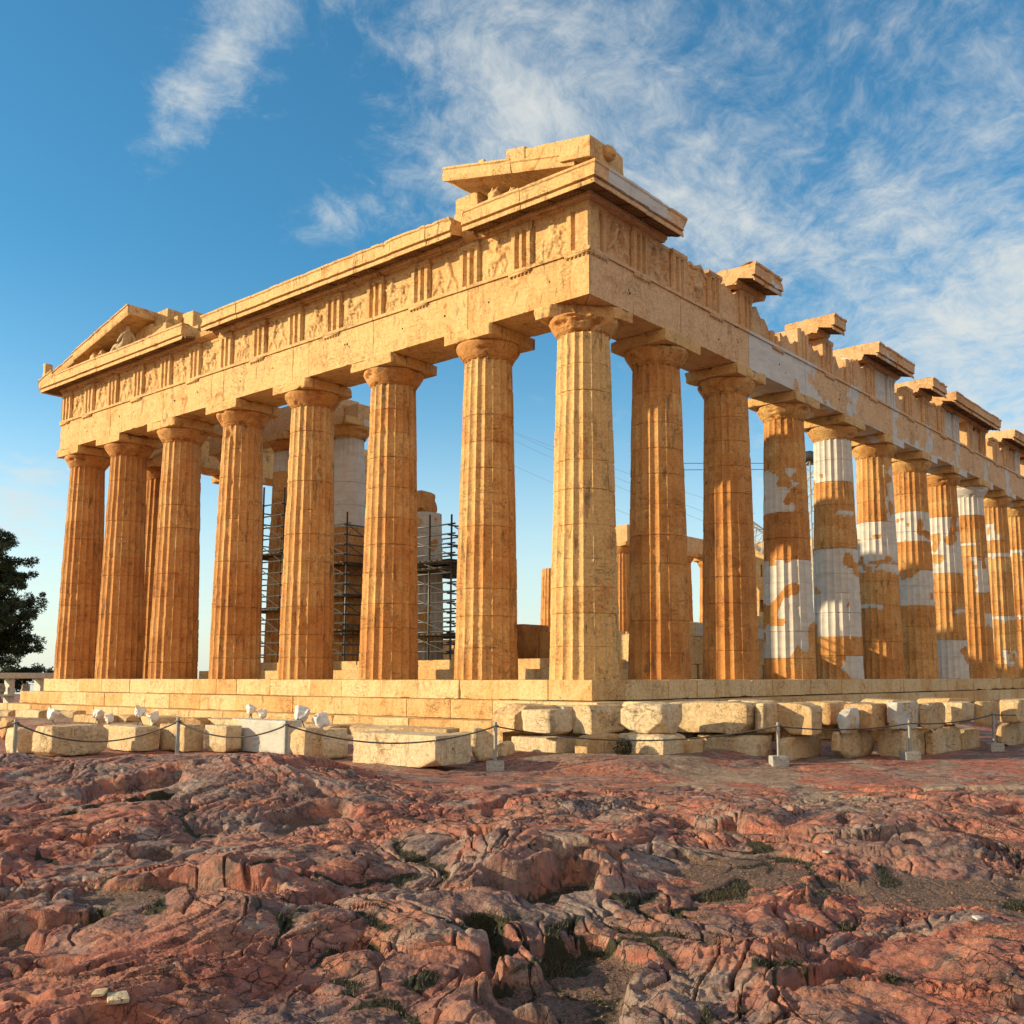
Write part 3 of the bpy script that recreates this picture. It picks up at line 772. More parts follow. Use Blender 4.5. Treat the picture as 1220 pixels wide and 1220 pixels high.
def metope(side, c0, c1, parent, tone, seed, hf=1.0, deep=.3, patch=0., mat=MAT_ENT, rel_=1.0, cut=0.):
    fr = frame(side); mb = MB(); w = c1-c0; H = 1.341*hf
    nu, nv = 46, 48
    U, Vv = np.meshgrid(np.linspace(-w/2, w/2, nu), np.linspace(0, H, nv), indexing='ij')
    h = relief(U, Vv, seed, w, rel_)*sst(w/2-abs(U), .0, .03) if hf > .9 else .05*fbm3(np.stack([U*2+seed, Vv*2, 0*U], -1).reshape(-1, 3), 3).reshape(U.shape)
    o = -.12+h
    if hf > .9: o = o+.05*(Vv > H-.13)
    Z = ZF+Vv
    if hf < .99: Z = ZF+Vv*(1+.35*pn2(U*2.1+seed, 0*U+seed)*(1.25-hf)*2-cut*U/w)
    n = nu*nv
    Vf = fr(U+(c0+c1)/2, o, Z).reshape(-1, 3); Vb = fr(U+(c0+c1)/2, 0*o-deep, Z).reshape(-1, 3)
    F = gridF(nu, nv); ring = np.concatenate([np.arange(nv), np.arange(1, nu)*nv+nv-1, (nu-1)*nv+np.arange(nv-2, -1, -1), np.arange(nu-2, 0, -1)*nv])
    r2 = np.roll(ring, -1)
    mb.add(np.concatenate([Vf, Vb]), [F, F[:, ::-1]+n, np.stack([ring, ring+n, r2+n, r2], 1)], tone=tone, patch=patch)
    return mb.build('metope', mat, parent, 60)

rsf = np.random.RandomState(3)
mb = MB(); prism(mb, [(-1.75, ZF), (-.45, ZF), (-.45, ZG-.004), (-1.75, ZG-.004)], frame('east'), .1, 30.78, -1., 1., ds=.5, res=.3, attrs=dict(tone=.2, patch=0.))
FR_E = mb.build('frieze', MAT_ENT, TEMPLE)
for i, c in enumerate(TRI_E): triglyph('east', c, FR_E, .05+rsf.uniform(-.1, .2), i*3.3, deep=.5 if 0 < i < 14 else .42)
for i in range(14): metope('east', TRI_E[i]+.424, TRI_E[i+1]-.424, FR_E, .08+rsf.uniform(-.1, .15), 300+i, deep=.5, rel_=.62)
mb = MB(); prism(mb, [(-1.75, ZF), (-.45, ZF), (-.45, ZG-.004), (-1.75, ZG-.004)], frame('north'), .1, 7.3, -1., 0., ds=.3, res=.2, chip=.08, attrs=dict(tone=.2, patch=0.), seed=3., rag1=.5)
FR_N = mb.build('frieze', MAT_FLANK, TEMPLE)
#           c index: hf, patch
tn = {0: (1, 0), 1: (1, 0), 2: (1, 0), 3: (.97, 0), 4: (1, 0), 5: (.22, 0), 6: (.80, 0), 7: (1, 0), 8: (.80, 0), 9: (1, 0), 10: (1, 1.), 11: (.98, 0), 12: (1, 0), 13: (1, 0), 14: (1, 1.), 15: (1, 0), 16: (1, 0), 17: (.97, 0), 18: (1, 0), 19: (1, 1), 20: (.9, 0), 21: (.8, 0), 22: (.9, 0)}
mn = {0: (1, 0, 1.5), 1: (1, 0, 1.5), 2: (.93, 0, 1.), 3: (.88, 0, 1), 4: (.62, 0, 0), 5: (.45, 0, 0), 6: (.5, 0, 0), 7: (.5, 0, 0), 8: (.9, 0, 0), 9: (.99, .3, 0), 10: (.6, 0, 0), 11: (.85, 0, 0), 12: (.97, .3, 0), 13: (.97, 1, 0), 15: (.9, 0, 0), 17: (.8, 0, 0), 18: (.9, 0, 0), 20: (.6, 0, 0)}
for i, (hf, pa) in tn.items():
    triglyph('north', TRI_N[i], FR_N, .25+rsf.uniform(-.15, .3), 50+i*3.3, hf=hf, deep=.95 if i > 3 else .5, patch=pa, mat=MAT_FLANK, er=1.2 if i < 4 else 2., w=.845, cut=0.)
for i, (hf, pa, rl) in mn.items():
    pv = pa if pa in (0, 1) else pf(.1, i)(np.zeros((1, 3)))[0]
    metope('north', TRI_N[i]+.424, TRI_N[i+1]-.424, FR_N, .2+rsf.uniform(-.15, .25), 400+i, hf=hf, deep=.5 if i < 4 else .75, patch=float(pv), mat=MAT_FLANK, rel_=rl if rl else .3, cut=.5 if i == 4 else 0)
# south frieze seen from inside through the porch
mb = MB(); prism(mb, [(-1.75, ZF), (-.0, ZF), (-.0, ZG-.004), (-1.75, ZG-.004)], frame('south'), .1, 18.0, -1., 0., ds=.4, res=.3, attrs=dict(tone=.2, patch=0.), rag1=.6)
mb.build('frieze', MAT_ENT, TEMPLE)

# cornice (geison) ------------------------------------------------------------
GP = [(-1.3, 0.0), (.03, 0.0), (.05, .07), (.10, .10), (.13, .19), (.66, .07), (.675, .0), (.71, .0), (.71, .125), (.655, .135), (.655, .17), (.765, .18), (.765, .50), (.80, .53), (.80, .595), (-1.3, .595)]
GP = [(o, z+ZG) for o, z in GP]
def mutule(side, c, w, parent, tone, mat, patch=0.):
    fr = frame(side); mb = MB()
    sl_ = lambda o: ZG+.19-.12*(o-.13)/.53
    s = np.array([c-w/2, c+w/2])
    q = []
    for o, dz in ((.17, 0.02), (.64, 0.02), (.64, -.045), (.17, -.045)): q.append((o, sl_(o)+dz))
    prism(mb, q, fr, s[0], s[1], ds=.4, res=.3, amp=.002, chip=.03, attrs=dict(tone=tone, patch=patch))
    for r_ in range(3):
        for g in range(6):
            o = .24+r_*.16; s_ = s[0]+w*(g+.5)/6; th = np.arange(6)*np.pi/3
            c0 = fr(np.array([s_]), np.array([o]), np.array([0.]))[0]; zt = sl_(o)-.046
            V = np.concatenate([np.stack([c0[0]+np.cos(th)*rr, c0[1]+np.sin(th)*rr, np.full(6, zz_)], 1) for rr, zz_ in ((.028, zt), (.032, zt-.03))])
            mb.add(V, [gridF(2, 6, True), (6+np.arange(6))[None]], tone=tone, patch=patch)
    return mb.build('mutule', MAT_MUT, parent)  # dark material carries the painted shade under the cornice
def geison(side, s0, s1, m0, m1, seed, tone, mat=MAT_ENT, patch=0., rag=(0, 0), chip=.07, muts=(), amp=.006, back=0.):
    gp = [(max(o, -1.3+back), z) for o, z in GP]
    rs = np.random.RandomState(seed); s = s0; first = None; par = None
    while s < s1-.05:
        w = rs.uniform(1.0, 2.2); e_ = s+w
        if s1-e_ < .7: e_ = s1
        mb = MB(); dz = rs.uniform(-.02, .035); do = rs.uniform(-.015, .015)
        prof = [(o+(do if o > 0 else 0), z+(dz if z > ZG+.3 else 0)) for o, z in gp]
        prism(mb, prof, frame(side), s+.003, e_-.003, m0 if s == s0 else 0., m1 if e_ == s1 else 0., ds=.09, res=.09, amp=amp, chip=chip*rs.uniform(.5, 1.6), attrs=dict(tone=tone+rs.uniform(-.15, .15), patch=patch), seed=seed+s*3,
              rag0=rag[0] if s == s0 else .02, rag1=rag[1] if e_ == s1 else .02)
        par = mb.build('cornice', mat, TEMPLE, 35)
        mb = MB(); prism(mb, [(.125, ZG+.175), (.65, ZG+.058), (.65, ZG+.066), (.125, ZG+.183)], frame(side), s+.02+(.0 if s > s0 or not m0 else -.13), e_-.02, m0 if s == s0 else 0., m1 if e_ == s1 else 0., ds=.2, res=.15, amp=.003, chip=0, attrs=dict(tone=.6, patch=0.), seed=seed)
        mb.build('soffit_shade', MAT_MUT, par)  # thin slab added below the cornice, its dark colour paints the underside shade
        for c in muts:
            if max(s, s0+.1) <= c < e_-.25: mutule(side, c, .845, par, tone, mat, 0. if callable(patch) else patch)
        s = e_
MU_E = sorted(TRI_E+[(TRI_E[i]+TRI_E[i+1])/2 for i in range(14)])
MU_N = sorted(TRI_N+[(TRI_N[i]+TRI_N[i+1])/2 for i in range(24)])
geison('east', .1, 4.25, -1., 0., 401, .08, rag=(0, .12), muts=[c for c in MU_E if rsf.rand() > .25])
geison('east', 4.75, 18.1, 0., 0., 402, .0, rag=(.05, .15), muts=[c for c in MU_E if rsf.rand() > .2])
geison('east', 19.45, 30.78, 0., 1., 403, .05, rag=(.2, 0), muts=[c for c in MU_E if rsf.rand() > .2])
# broken stumps of cornice in the gaps
for s0, s1 in ((4.27, 4.74), (18.12, 19.43)):
    mb = MB(); prism(mb, [(-1.3, ZG), (.03, ZG), (.22, ZG+.1), (.28, ZG+.28), (.1, ZG+.42), (-1.3, ZG+.45)], frame('east'), s0, s1, ds=.08, res=.08, amp=.02, chip=.15, attrs=dict(tone=.25, patch=0.), seed=s0)
    mb.build('cornice', MAT_ENT, TEMPLE, 35)
geison('north', .1, 3.9, -1., 0., 404, .12, MAT_FLANK, patch=lambda V: ((V[:, 0] < 3.0-.2*np.sin(V[:, 2]*20)) & (V[:, 0] > -.1) & (V[:, 2] > ZG+.17))*.9, rag=(0, .2), muts=MU_N)
for k, (a, b_, tn_, pa) in enumerate([(8.1, 10.1, .3, pf(.25, 3)), (14.35, 15.4, .35, 0.), (18.6, 22.7, .3, pf(.22, 9)), (25.0, 26.9, .3, 0.), (28.1, 35.4, .4, 0.), (37.9, 44.5, .4, 0.)]):
    geison('north', a, b_, 0., 0., 410+k, tn_, MAT_FLANK, patch=pa, rag=(.12, .12), muts=MU_N, chip=.13, amp=.012)
geison('south', .1, 5.0, -1., 0., 430, .2, rag=(0, .3))

# pediments ---------------------------------------------------------------
SL = .229
def rake(y0, y1, zc, left, o0=-1.1, o1=.80, th=.40, name='raking_cornice', seed=1, tone=.1, rag=(0, 0), ds=.12, chip=.07):
    """sloping cornice slab; left pediment corner falls towards high y, right one towards low y"""
    zf = (lambda s: (31.5-s)*SL) if left else (lambda s: (s+.6)*SL)
    prof = [(o0, zc), (o1-.12, zc), (o1-.10, zc-.05), (o1-.04, zc-.05), (o1, zc+.03), (o1, zc+th-.08), (o1+.04, zc+th-.05), (o1+.04, zc+th), (o0, zc+th)]
    mb = MB(); prism(mb, prof, frame('east'), y0, y1, ds=ds, res=.1, amp=.006, chip=chip, zfun=zf, attrs=dict(tone=tone, patch=0.), seed=seed, rag0=rag[0], rag1=rag[1])
    return mb.build(name, MAT_ENT, TEMPLE, 35)
ZT = ZG+.605
rake(23.6, 26.4, ZT-.45, True, seed=4, tone=.12)
rake(26.42, 28.3, ZT-.43, True, seed=5, tone=.1, th=.36)
rake(28.32, 30.2, ZT-.43, True, seed=6, tone=.25, th=.30, o1=.74)
rake(30.22, 31.35, ZT-.40, True, seed=7, tone=.1, th=.34)
mb = MB(); ebox(mb, (-.45, 31.2, ZT+.42), (.35, .28, .62), res=.06, r0=.03, chip=.2, thr=0., attrs=dict(tone=.2, patch=0.)); mb.build('corner_ornament', MAT_ENT, TEMPLE, 40)
def tymp(y, w, z1, x=.55, dx=.7, tone=.1, seed=0, chip=.12, z0=ZT, rot=0.):
    mb = MB(); ebox(mb, (x+dx/2, y, (z0+z1)/2+.002), (dx, w-.01, z1-z0-.004), res=.09, r0=.015, chip=chip, thr=.1, amp=.015, attrs=dict(tone=tone, patch=0.), rotz=rot)
    return mb.build('tympanum_block', MAT_ENT, TEMPLE, 38)
for (y, w, z1, x, dx) in [(24.2, 1.3, ZT+1.2, .35, .6), (25.5, 1.25, ZT+.9, .35, .6), (26.75, 1.2, ZT+.62, .35, .6), (27.9, 1.05, ZT+.36, .35, .6), (22.95, 1.15, ZT+1.0, .35, .7), (22.55, .7, ZT+1.35, .75, 1.0), (21.75, .8, ZT+1.45, .95, .8), (21.1, .5, ZT+.7, .9, .8)]:
    tymp(y, w, z1, x, dx, .15)
tymp(23.3, 1.3, ZT+1.72, .55, .9, .15)
# right corner
rake(2.3, 5.0, ZT-.06, False, seed=14, tone=.05, rag=(0, .12), th=.36)
rake(-.0, 2.28, ZT-.06, False, seed=15, tone=.05, th=.30, rag=(.05, 0))
for (y, w, z1, x, dx) in [(4.75, .95, ZT+.92, .05, .9), (3.75, 1.05, ZT+.62, .30, .6), (2.75, .9, ZT+.42, .3, .6), (4.95, .35, ZT+.35, -.1, .3)]: tymp(y, w, z1, x, dx, .05)
def sima(y0, y1, z0, z1, x0, x1, seed, tone=.1, chip=.14):
    mb = MB(); ebox(mb, ((x0+x1)/2, (y0+y1)/2, (z0+z1)/2), (x1-x0, y1-y0-.01, z1-z0), res=.07, r0=.02, chip=chip, thr=.1, freq=1.9, amp=.015, attrs=dict(tone=tone, patch=0.), skew=lambda p, h: p+np.stack([0*p[:, 0], 0*p[:, 0], p[:, 1]*SL*.7], 1))
    return mb.build('gutter_block', MAT_ENT, TEMPLE, 38)
sima(1.75, 2.45, ZT+.80, ZT+1.22, -.72, .3, 1)
sima(.45, 1.74, ZT+.52, ZT+.98, -.70, .3, 2)
o = sima(-.62, .44, ZT+.12, ZT+.72, -.80, .75, 3, .08, .10)
# weathered lion head spout on the north face of the corner gutter block
def lump(name, c, rad, mat, parent, seed, amp=.25, tone=.3, feats=()):
    n1_, n2_ = 26, 36; ph = np.linspace(0, np.pi, n1_); th = np.arange(n2_)*2*np.pi/n2_
    A, B = np.meshgrid(ph, th, indexing='ij'); d = np.stack([np.sin(A)*np.cos(B), np.sin(A)*np.sin(B), np.cos(A)], -1).reshape(-1, 3)
    r = 1+amp*fbm3(d*2.2+seed, 3)
    for fd, fr_, fa in feats:
        fd = np.array(fd, float); fd /= np.linalg.norm(fd); r = r+fa*np.exp(-(np.arccos(np.clip(d@fd, -1, 1))/fr_)**2)
    mb = MB(); mb.add(np.array(c)+d*r[:, None]*np.array(rad), [gridF(n1_, n2_, True)], tone=tone, patch=0.)
    return mb.build(name, mat, parent, 180)
lump('lion_head', (-.02, -.66, ZT+.40), (.20, .17, .22), MAT_ENT, o, 5, .12, .45,
     feats=[((0, -1, -.25), .45, .40), ((.45, -.8, .35), .18, -.18), ((-.45, -.8, .35), .18, -.18), ((0, -1, -.65), .2, -.35), ((.7, -.3, .7), .22, .22), ((-.7, -.3, .7), .22, .22), ((0, -1, .15), .2, .12)])
mb = MB(); ebox(mb, (-.3, 3.85, ZT+1.12+.10), (.5, .5, .16), res=.06, r0=.03, chip=.1, attrs=dict(tone=.1, patch=0.)); ebox(mb, (-.3, 3.7, ZT+1.12+.28), (.3, .26, .25), res=.06, r0=.05, chip=.12, attrs=dict(tone=.1, patch=0.)); mb.build('roof_fragment', MAT_ENT, TEMPLE, 40)

# pediment sculptures (skin modifier figures)
def skin(name, pts, edges, mat, tone=.3, sub=2, amp=.0, root=0):
    me = bpy.data.meshes.new(name); me.from_pydata([p[:3] for p in pts], edges, [])
    o = bpy.data.objects.new(name, me); COL.objects.link(o)
    o.modifiers.new('skin', 'SKIN'); 
    if not me.skin_vertices: me.attributes  # layer is added with the modifier
    sv = me.skin_vertices[0].data if me.skin_vertices else None
    for i, p in enumerate(pts):
        sv[i].radius = (p[3], p[3]*(p[4] if len(p) > 4 else 1)); sv[i].use_root = (i == root)
    s = o.modifiers.new('sub', 'SUBSURF'); s.levels = s.render_levels = sub
    me.materials.append(mat); return o
def skin_layer(me):
    pass
MAT_STAT = plain('weathered_statue_marble', (.56, .44, .29), .85, 0, .35, 9)
def reclining(loc):
    # local: +y towards the pediment corner (feet), -x outwards
    P = [(0, 0, .16, .15), (-.03, -.16, .34, .14), (-.05, -.30, .60, .16, 1.15), (-.05, -.34, .78, .07), (-.08, -.37, .90, .085), (-.10, -.38, 1.02, .09),
         (-.16, .32, .34, .105), (-.18, .62, .12, .07), (-.22, .82, .05, .05),
         (.10, .36, .22, .10), (.08, .72, .12, .07), (.05, .95, .08, .05),
         (-.22, -.30, .66, .07), (-.26, -.10, .48, .055), (-.22, .10, .42, .045),
         (.14, -.36, .64, .07), (.16, -.50, .38, .055), (.12, -.56, .12, .05)]
    E = [(0, 1), (1, 2), (2, 3), (3, 4), (4, 5), (0, 6), (6, 7), (7, 8), (0, 9), (9, 10), (10, 11), (2, 12), (12, 13), (13, 14), (2, 15), (15, 16), (16, 17)]
    o = skin('reclining_statue', P, E, MAT_STAT); o.location = loc; o.scale = (1.12, 1.12, 1.12); return o
o = reclining((-.12, 24.85, ZT+.03)); tag(o, 'reclining male marble statue leaning back beneath the sloping cornice of the left pediment', 'statue')
def horse_head(loc, rot, s):
    d = np.array([-math.cos(rot), -math.sin(rot), 0]); n = np.array([-d[1], d[0], 0])
    return lump('horse_head', (loc[0], loc[1], loc[2]+.16*s), (.24*s, .24*s, .30*s), MAT_ENT, None, loc[1]*3, .35, .35,
        feats=[(d+np.array([0, 0, -.35]), .42, .75), (d*.3+n*.35+np.array([0, 0, 1.]), .16, .35), (d*.3-n*.35+np.array([0, 0, 1.]), .16, .3), (d+n*.7+np.array([0, 0, .2]), .18, -.2), (d-n*.7+np.array([0, 0, .2]), .18, -.2), (d+np.array([0, 0, -.9]), .2, -.25)])
tag(horse_head((-.18, 27.1, ZT+.05), .9, 1.15), 'battered marble horse head rising before the reclining statue in the left pediment', 'sculpture')
tag(horse_head((-.22, 26.45, ZT+.0), .2, .95), 'worn marble torso lump between the reclining statue and the horse head', 'sculpture')
tag(horse_head((-.38, 3.15, ZT-.02), .5, .95), 'marble horse head with bowed muzzle under the right raking cornice, left of its companion', 'sculpture')
tag(horse_head((-.38, 2.45, ZT-.08), .3, .72), 'smaller worn marble horse head wedged right of the larger one under the right raking cornice', 'sculpture')

# ------------------------------------------------------------------ porch (pronaos) and ruined cella
PX = 6.15; zP = .70
column(PX, 17.54, R0=.83, R1=.65, H=9.36, z0=zP, seed=71, tone=.45, patches=[(5.2, 9.8, -2, 2, 0)], smoothtop=5.6, er=.8, abw=1.08, newabacus=9., captone=.2, drums=10, mat=MAT_COL)
column(PX, 21.70, R0=.83, R1=.65, H=9.36, z0=zP, seed=72, tone=.45, patches=[(8.6, 9.8, -2, 2, 0)], smoothtop=7.2, er=1.0, captone=.3, drums=10)
column(PX, 25.90, R0=.83, R1=.65, H=9.36, z0=zP, seed=73, tone=.5, er=1.2, drums=10, coarse=2)
column(PX+.2, 13.1, R0=.83, R1=.70, H=5.75, z0=zP, seed=74, tone=.2, cap=False, patches=[(-.1, 7, -2, 2, .15)], er=.4, drums=6)
mb = MB(); ebox(mb, (PX+.2, 13.25, zP+5.76+.45), (.95, .95, .9), res=.09, r0=.2, chip=.35, thr=0., amp=.08, attrs=dict(tone=.5, patch=0.)); mb.build('broken_drum', MAT_COL, TEMPLE, 40)
def wall_block(name, lo, hi, tone=.3, mat=MAT_STEP, patch=0., res=.14, chip=.12, amp=.01, parent=None):
    mb = MB(); lo = np.array(lo, float); hi = np.array(hi, float)
    ebox(mb, (lo+hi)/2, hi-lo, res=res, r0=.015, chip=chip, thr=.1, amp=amp, attrs=dict(tone=tone, patch=patch)); return mb.build(name, mat, parent or TEMPLE, 38)
zc = zP+9.36+.86*.876
wall_block('porch_architrave', (PX-.8, 17.9, zc), (PX+.8, 21.75, zc+1.12), .15, MAT_FLANK, .0)
wall_block('porch_architrave', (PX-.8, 21.77, zc), (PX+.8, 26.9, zc+1.12), .25, MAT_FLANK)
wall_block('porch_architrave', (PX+.0, 17.0, zc), (PX+.8, 17.88, zc+.75), .2, MAT_FLANK)
wall_block('ceiling_beam', (1.9, 24.2, zc+.1), (PX-.82, 24.8, zc+.7), .3, MAT_FLANK)
def course_wall(name, x0, y0, x1, y1, th, zb, heights, seed, tone, mat=MAT_STEP, bl=1.3, patchp=.0):
    """coursed wall of blocks along an axis, stepped ruined top"""
    rs = np.random.RandomState(seed); mb = MB(); L = math.hypot(x1-x0, y1-y0); ux, uy = (x1-x0)/L, (y1-y0)/L
    for k, (f0, f1, h) in enumerate(heights):
        s = f0*L-(bl/2 if k % 2 else 0)
        while s < f1*L:
            a, b_ = max(s, f0*L), min(s+bl*rs.uniform(.8, 1.2), f1*L)
            if b_-a > .15:
                c = (x0+ux*(a+b_)/2, y0+uy*(a+b_)/2, zb+h/2)
                sz = (abs(ux)*(b_-a-.008)+abs(uy)*th, abs(uy)*(b_-a-.008)+abs(ux)*th, h-.006)
                ebox(mb, c, sz, res=.22, r0=.012, chip=.12, thr=.15, attrs=dict(tone=tone+rs.uniform(-.2, .25), patch=float(rs.rand() < patchp)))
            s += bl
        zb += h
    return mb.build(name, mat, TEMPLE, 38)
course_wall('cella_wall', 8.4, 4.75, 30, 4.75, 1.0, .0, [(0, 1, .55), (.0, .98, 1.05), (.05, .9, .5), (.3, .7, .5)], 1, .15, patchp=.25)
course_wall('cella_wall', 9.9, 8.2, 9.9, 12.4, 1.6, zP, [(0, 1, 1.1), (.5, .95, .35)], 2, .9, MAT_COL)
course_wall('cella_wall', 9.9, 18.5, 9.9, 22.5, 1.6, zP, [(0, 1, 1.1), (.1, .8, .5), (.3, .7, .5)], 3, .5, MAT_COL)
course_wall('cella_wall', 16, 26.1, 62, 26.1, 1.0, zP, [(0, 1, 1.0), (.1, 1, .52), (.3, 1, .52), (.45, 1, .52), (.55, 1, .52), (.6, 1, .52)], 4, .35, bl=2.2)
course_wall('cella_wall', 58, 12, 58, 26, 1.2, zP, [(0, 1, .9)]+[(.25+.02*i, 1, 1.0) for i in range(10)], 5, .4, bl=2.0)
# west porch columns seen small through the north colonnade
for i, y in enumerate((13.35, 17.54, 21.7)): column(63.2, y, R0=.86, R1=.66, H=9.4, z0=zP, seed=90+i, tone=.6, coarse=2, drums=10, er=1.)
wall_block('porch_architrave', (62.4, 12.6, zc), (64, 25, zc+1.3), .3, MAT_FLANK, res=.4)

# ------------------------------------------------------------------ scaffolding, crane, cables
def rod(parent, name, a, b, r=.026, mat=None):
    mb = MB(); tube(mb, [a, b], r, 6); return mb.build(name, mat or MAT_STEEL, parent)
def scaffold(label, x0, y0, nx, ny, bx, by, z0, H, lift=.55, pole_top=.6, decks=(), brace=True, seed=0, side_only=False):
    rs = np.random.RandomState(seed)
    S = tag(empty('scaffold', (x0+nx*bx/2, y0+ny*by/2, z0)), label, 'scaffolding')
    for i in range(nx+1):
        for j in range(ny+1):
            if 0 < i < nx and 0 < j < ny: continue
            x, y = x0+i*bx, y0+j*by
            rod(S, 'pole', (x, y, z0), (x, y, z0+H+rs.uniform(0, pole_top)), .038)
    z = z0+.25; k = 0
    while z < z0+H:
        for j in (0, ny):
            rod(S, 'rail', (x0-.15, y0+j*by+.035, z), (x0+nx*bx+.15, y0+j*by+.035, z), .032)
        for i in (0, nx):
            rod(S, 'rail', (x0+i*bx+.035, y0-.15, z+.06), (x0+i*bx+.035, y0+ny*by+.15, z+.06), .032)
        if brace and k % 2 == 0 and z+lift*3 < z0+H:
            rod(S, 'brace', (x0-.04, y0, z), (x0-.04, y0+ny*by, z+lift*3), .02)
            rod(S, 'brace', (x0, y0-.04, z+lift*3), (x0+nx*bx, y0-.04, z), .02)
        z += lift; k += 1
    for zd in decks:
        mb = MB(); nb = max(2, int(ny*by/.3))
        for b_ in range(nb): simple_box(mb, (x0-.2, y0-.1+b_*.3, zd), (x0+nx*bx+.2+rs.uniform(-.05, .1), y0-.1+b_*.3+.285, zd+.05))
        mb.build('deck', MAT_DECK, S)
    return S
scaffold('tall narrow scaffold of thin dark tubes around the second porch column from the left', 4.9, 20.2, 1, 2, 2.3, 1.5, zP, 7.2, lift=.5, decks=(zP+2.2, zP+4.6), seed=1)
scaffold('dense dark scaffold around the porch column with the pale restored top', 4.9, 16.0, 2, 3, 1.2, 1.0, zP, 5.7, lift=.4, decks=(zP+1.2, zP+2.6, zP+3.9), seed=2)
S = scaffold('low wide scaffold with a heavy dark working deck beside the short white column stump', 5.2, 10.4, 2, 3, 1.4, 1.15, zP, 5.0, lift=.36, decks=(zP+.9, zP+3.35, zP+3.62), seed=3)

def lattice(parent, name, a, b, w, n, r=.05, mat=None):
    a = np.array(a, float); b = np.array(b, float); d = (b-a)/np.linalg.norm(b-a)
    ref = np.array([0, 0, 1.]) if abs(d[2]) < .9 else np.array([1., 0, 0]); u = np.cross(d, ref); u /= np.linalg.norm(u); v = np.cross(d, u)
    mb = MB(); cs = [(-1, -1), (1, -1), (1, 1), (-1, 1)]
    pt = lambda k, c: a+(b-a)*k/n+u*c[0]*w/2+v*c[1]*w/2
    for c in cs: tube(mb, [pt(0, c), pt(n, c)], r, 4)
    for k in range(n):
        for q in range(4):
            tube(mb, [pt(k, cs[q]), pt(k+1, cs[(q+1) % 4])], r*.7, 4); tube(mb, [pt(k, cs[q]), pt(k, cs[(q+1) % 4])], r*.6, 4)
    return mb.build(name, mat or MAT_WHITE, parent)
pc = at(964, 700, 0, 40.)
CR = tag(empty('crane', (pc[0], pc[1], .7)), 'white lattice mast of a crane standing inside the ruin behind the flank columns', 'crane')
ztop = at(964, 550, 0, 40.)[2]
lattice(CR, 'mast', (pc[0], pc[1], .7), (pc[0], pc[1], ztop), 1.1, 12)
pj1 = at(885, 628, 0, 47.); pj2 = at(985, 668, 0, 47.)
lattice(CR, 'jib', pj1, pj2+np.array([0, 0, -2.]), 1.3, 12, .06)
mb = MB(); simple_box(mb, (pc[0]-.7, pc[1]-.7, ztop-.1), (pc[0]+.7, pc[1]+.7, ztop+.55)); mb.build('mast_head', MAT_STEEL, CR)
def cable(uv0, uv1, X, sag, r, lab):
    a = at(*uv0, 0, X); b = at(*uv1, 0, X+6); tt_ = np.linspace(0, 1, 24)[:, None]
    p = a+(b-a)*tt_; p[:, 2] -= sag*4*(tt_*(1-tt_))[:, 0]
    mb = MB(); tube(mb, p, r*.75, 5); return tag(mb.build('cable', MAT_CABLE, None), lab, 'cable', 'thin steel cables above the ruin')
cable((780, 552), (962, 552), 40, .0, .035, 'upper of the two level steel cables running to the crane mast')
cable((780, 560), (962, 559), 40, .0, .035, 'lower of the two level steel cables running to the crane mast')
for k, (a, b_) in enumerate([((590, 506), (905, 634)), ((585, 512), (905, 646)), ((580, 540), (895, 668)), ((575, 500), (900, 612))]):
    cable(a, b_, 42, .3, .013, ['second highest', 'third highest', 'lowest', 'highest'][k]+' of the four thin cables slanting down behind the corner column')

# ------------------------------------------------------------------ loose marble blocks
BLK = []
def pix_block(xl, xe, xr, yt, yb, label, z=None, tone=.15, rotz=0., chip=.16, amp=.02, r0=.02, patch=0., name='marble_block', group=None, maxd=1.6, thr=.1, mat=None, lift=0.0, res=.055, mind=.45, tilt=(0, 0), cutk=.3):
    """block whose near vertical edge projects at xe; -x face spans xl..xe, -y face xe..xr; stands on z"""
    zz = z
    if z is None:
        zz = -1.66
        for _ in range(4):
            p = at(xe, yb, 2, zz); zz = gz(p[0], p[1])
    p = at(xe, yb, 2, zz); D = (p-CAM)@FWD
    def solve(u, axis):       # point on the line through p along axis that projects at column u
        d = dirpix(u, yb); n = np.cross(d, np.array([0, 0, 1.])); a = np.zeros(3); a[axis] = 1
        a = np.array(Matrix.Rotation(rotz, 3, 'Z') @ Vector(a))
        return abs(((CAM-p)@n)/(a@n))
    ly = np.clip(solve(xl, 1), .2, 4.5) if xe-xl > 2 else .4; lx = np.clip(solve(xr, 0), mind, maxd) if xr > xe else mind
    h = (yb-yt)/F_*D
    c = p+np.array(Matrix.Rotation(rotz, 3, 'Z') @ Vector((lx/2, ly/2, 0)))+np.array([0, 0, h/2-.02+lift])
    mb = MB(); 
    ebox(mb, c, (lx, ly, h+.03), res=res, r0=r0, chip=chip, cuts=4+int(cutk*10), cutd=.10+.22*cutk, cseed=xl*7+yt, thr=thr, freq=1.7, amp=amp, afreq=1.6, fine=.012, rotz=rotz, tilt=tilt, attrs=dict(tone=tone, patch=patch if not callable(patch) else patch))
    o = mb.build(name, mat or MAT_BLOCK, None, 38); tag(o, label, 'stone block', group); BLK.append((c, lx, ly, h)); return zz, h, c
GR = 'marble blocks laid out before the temple'
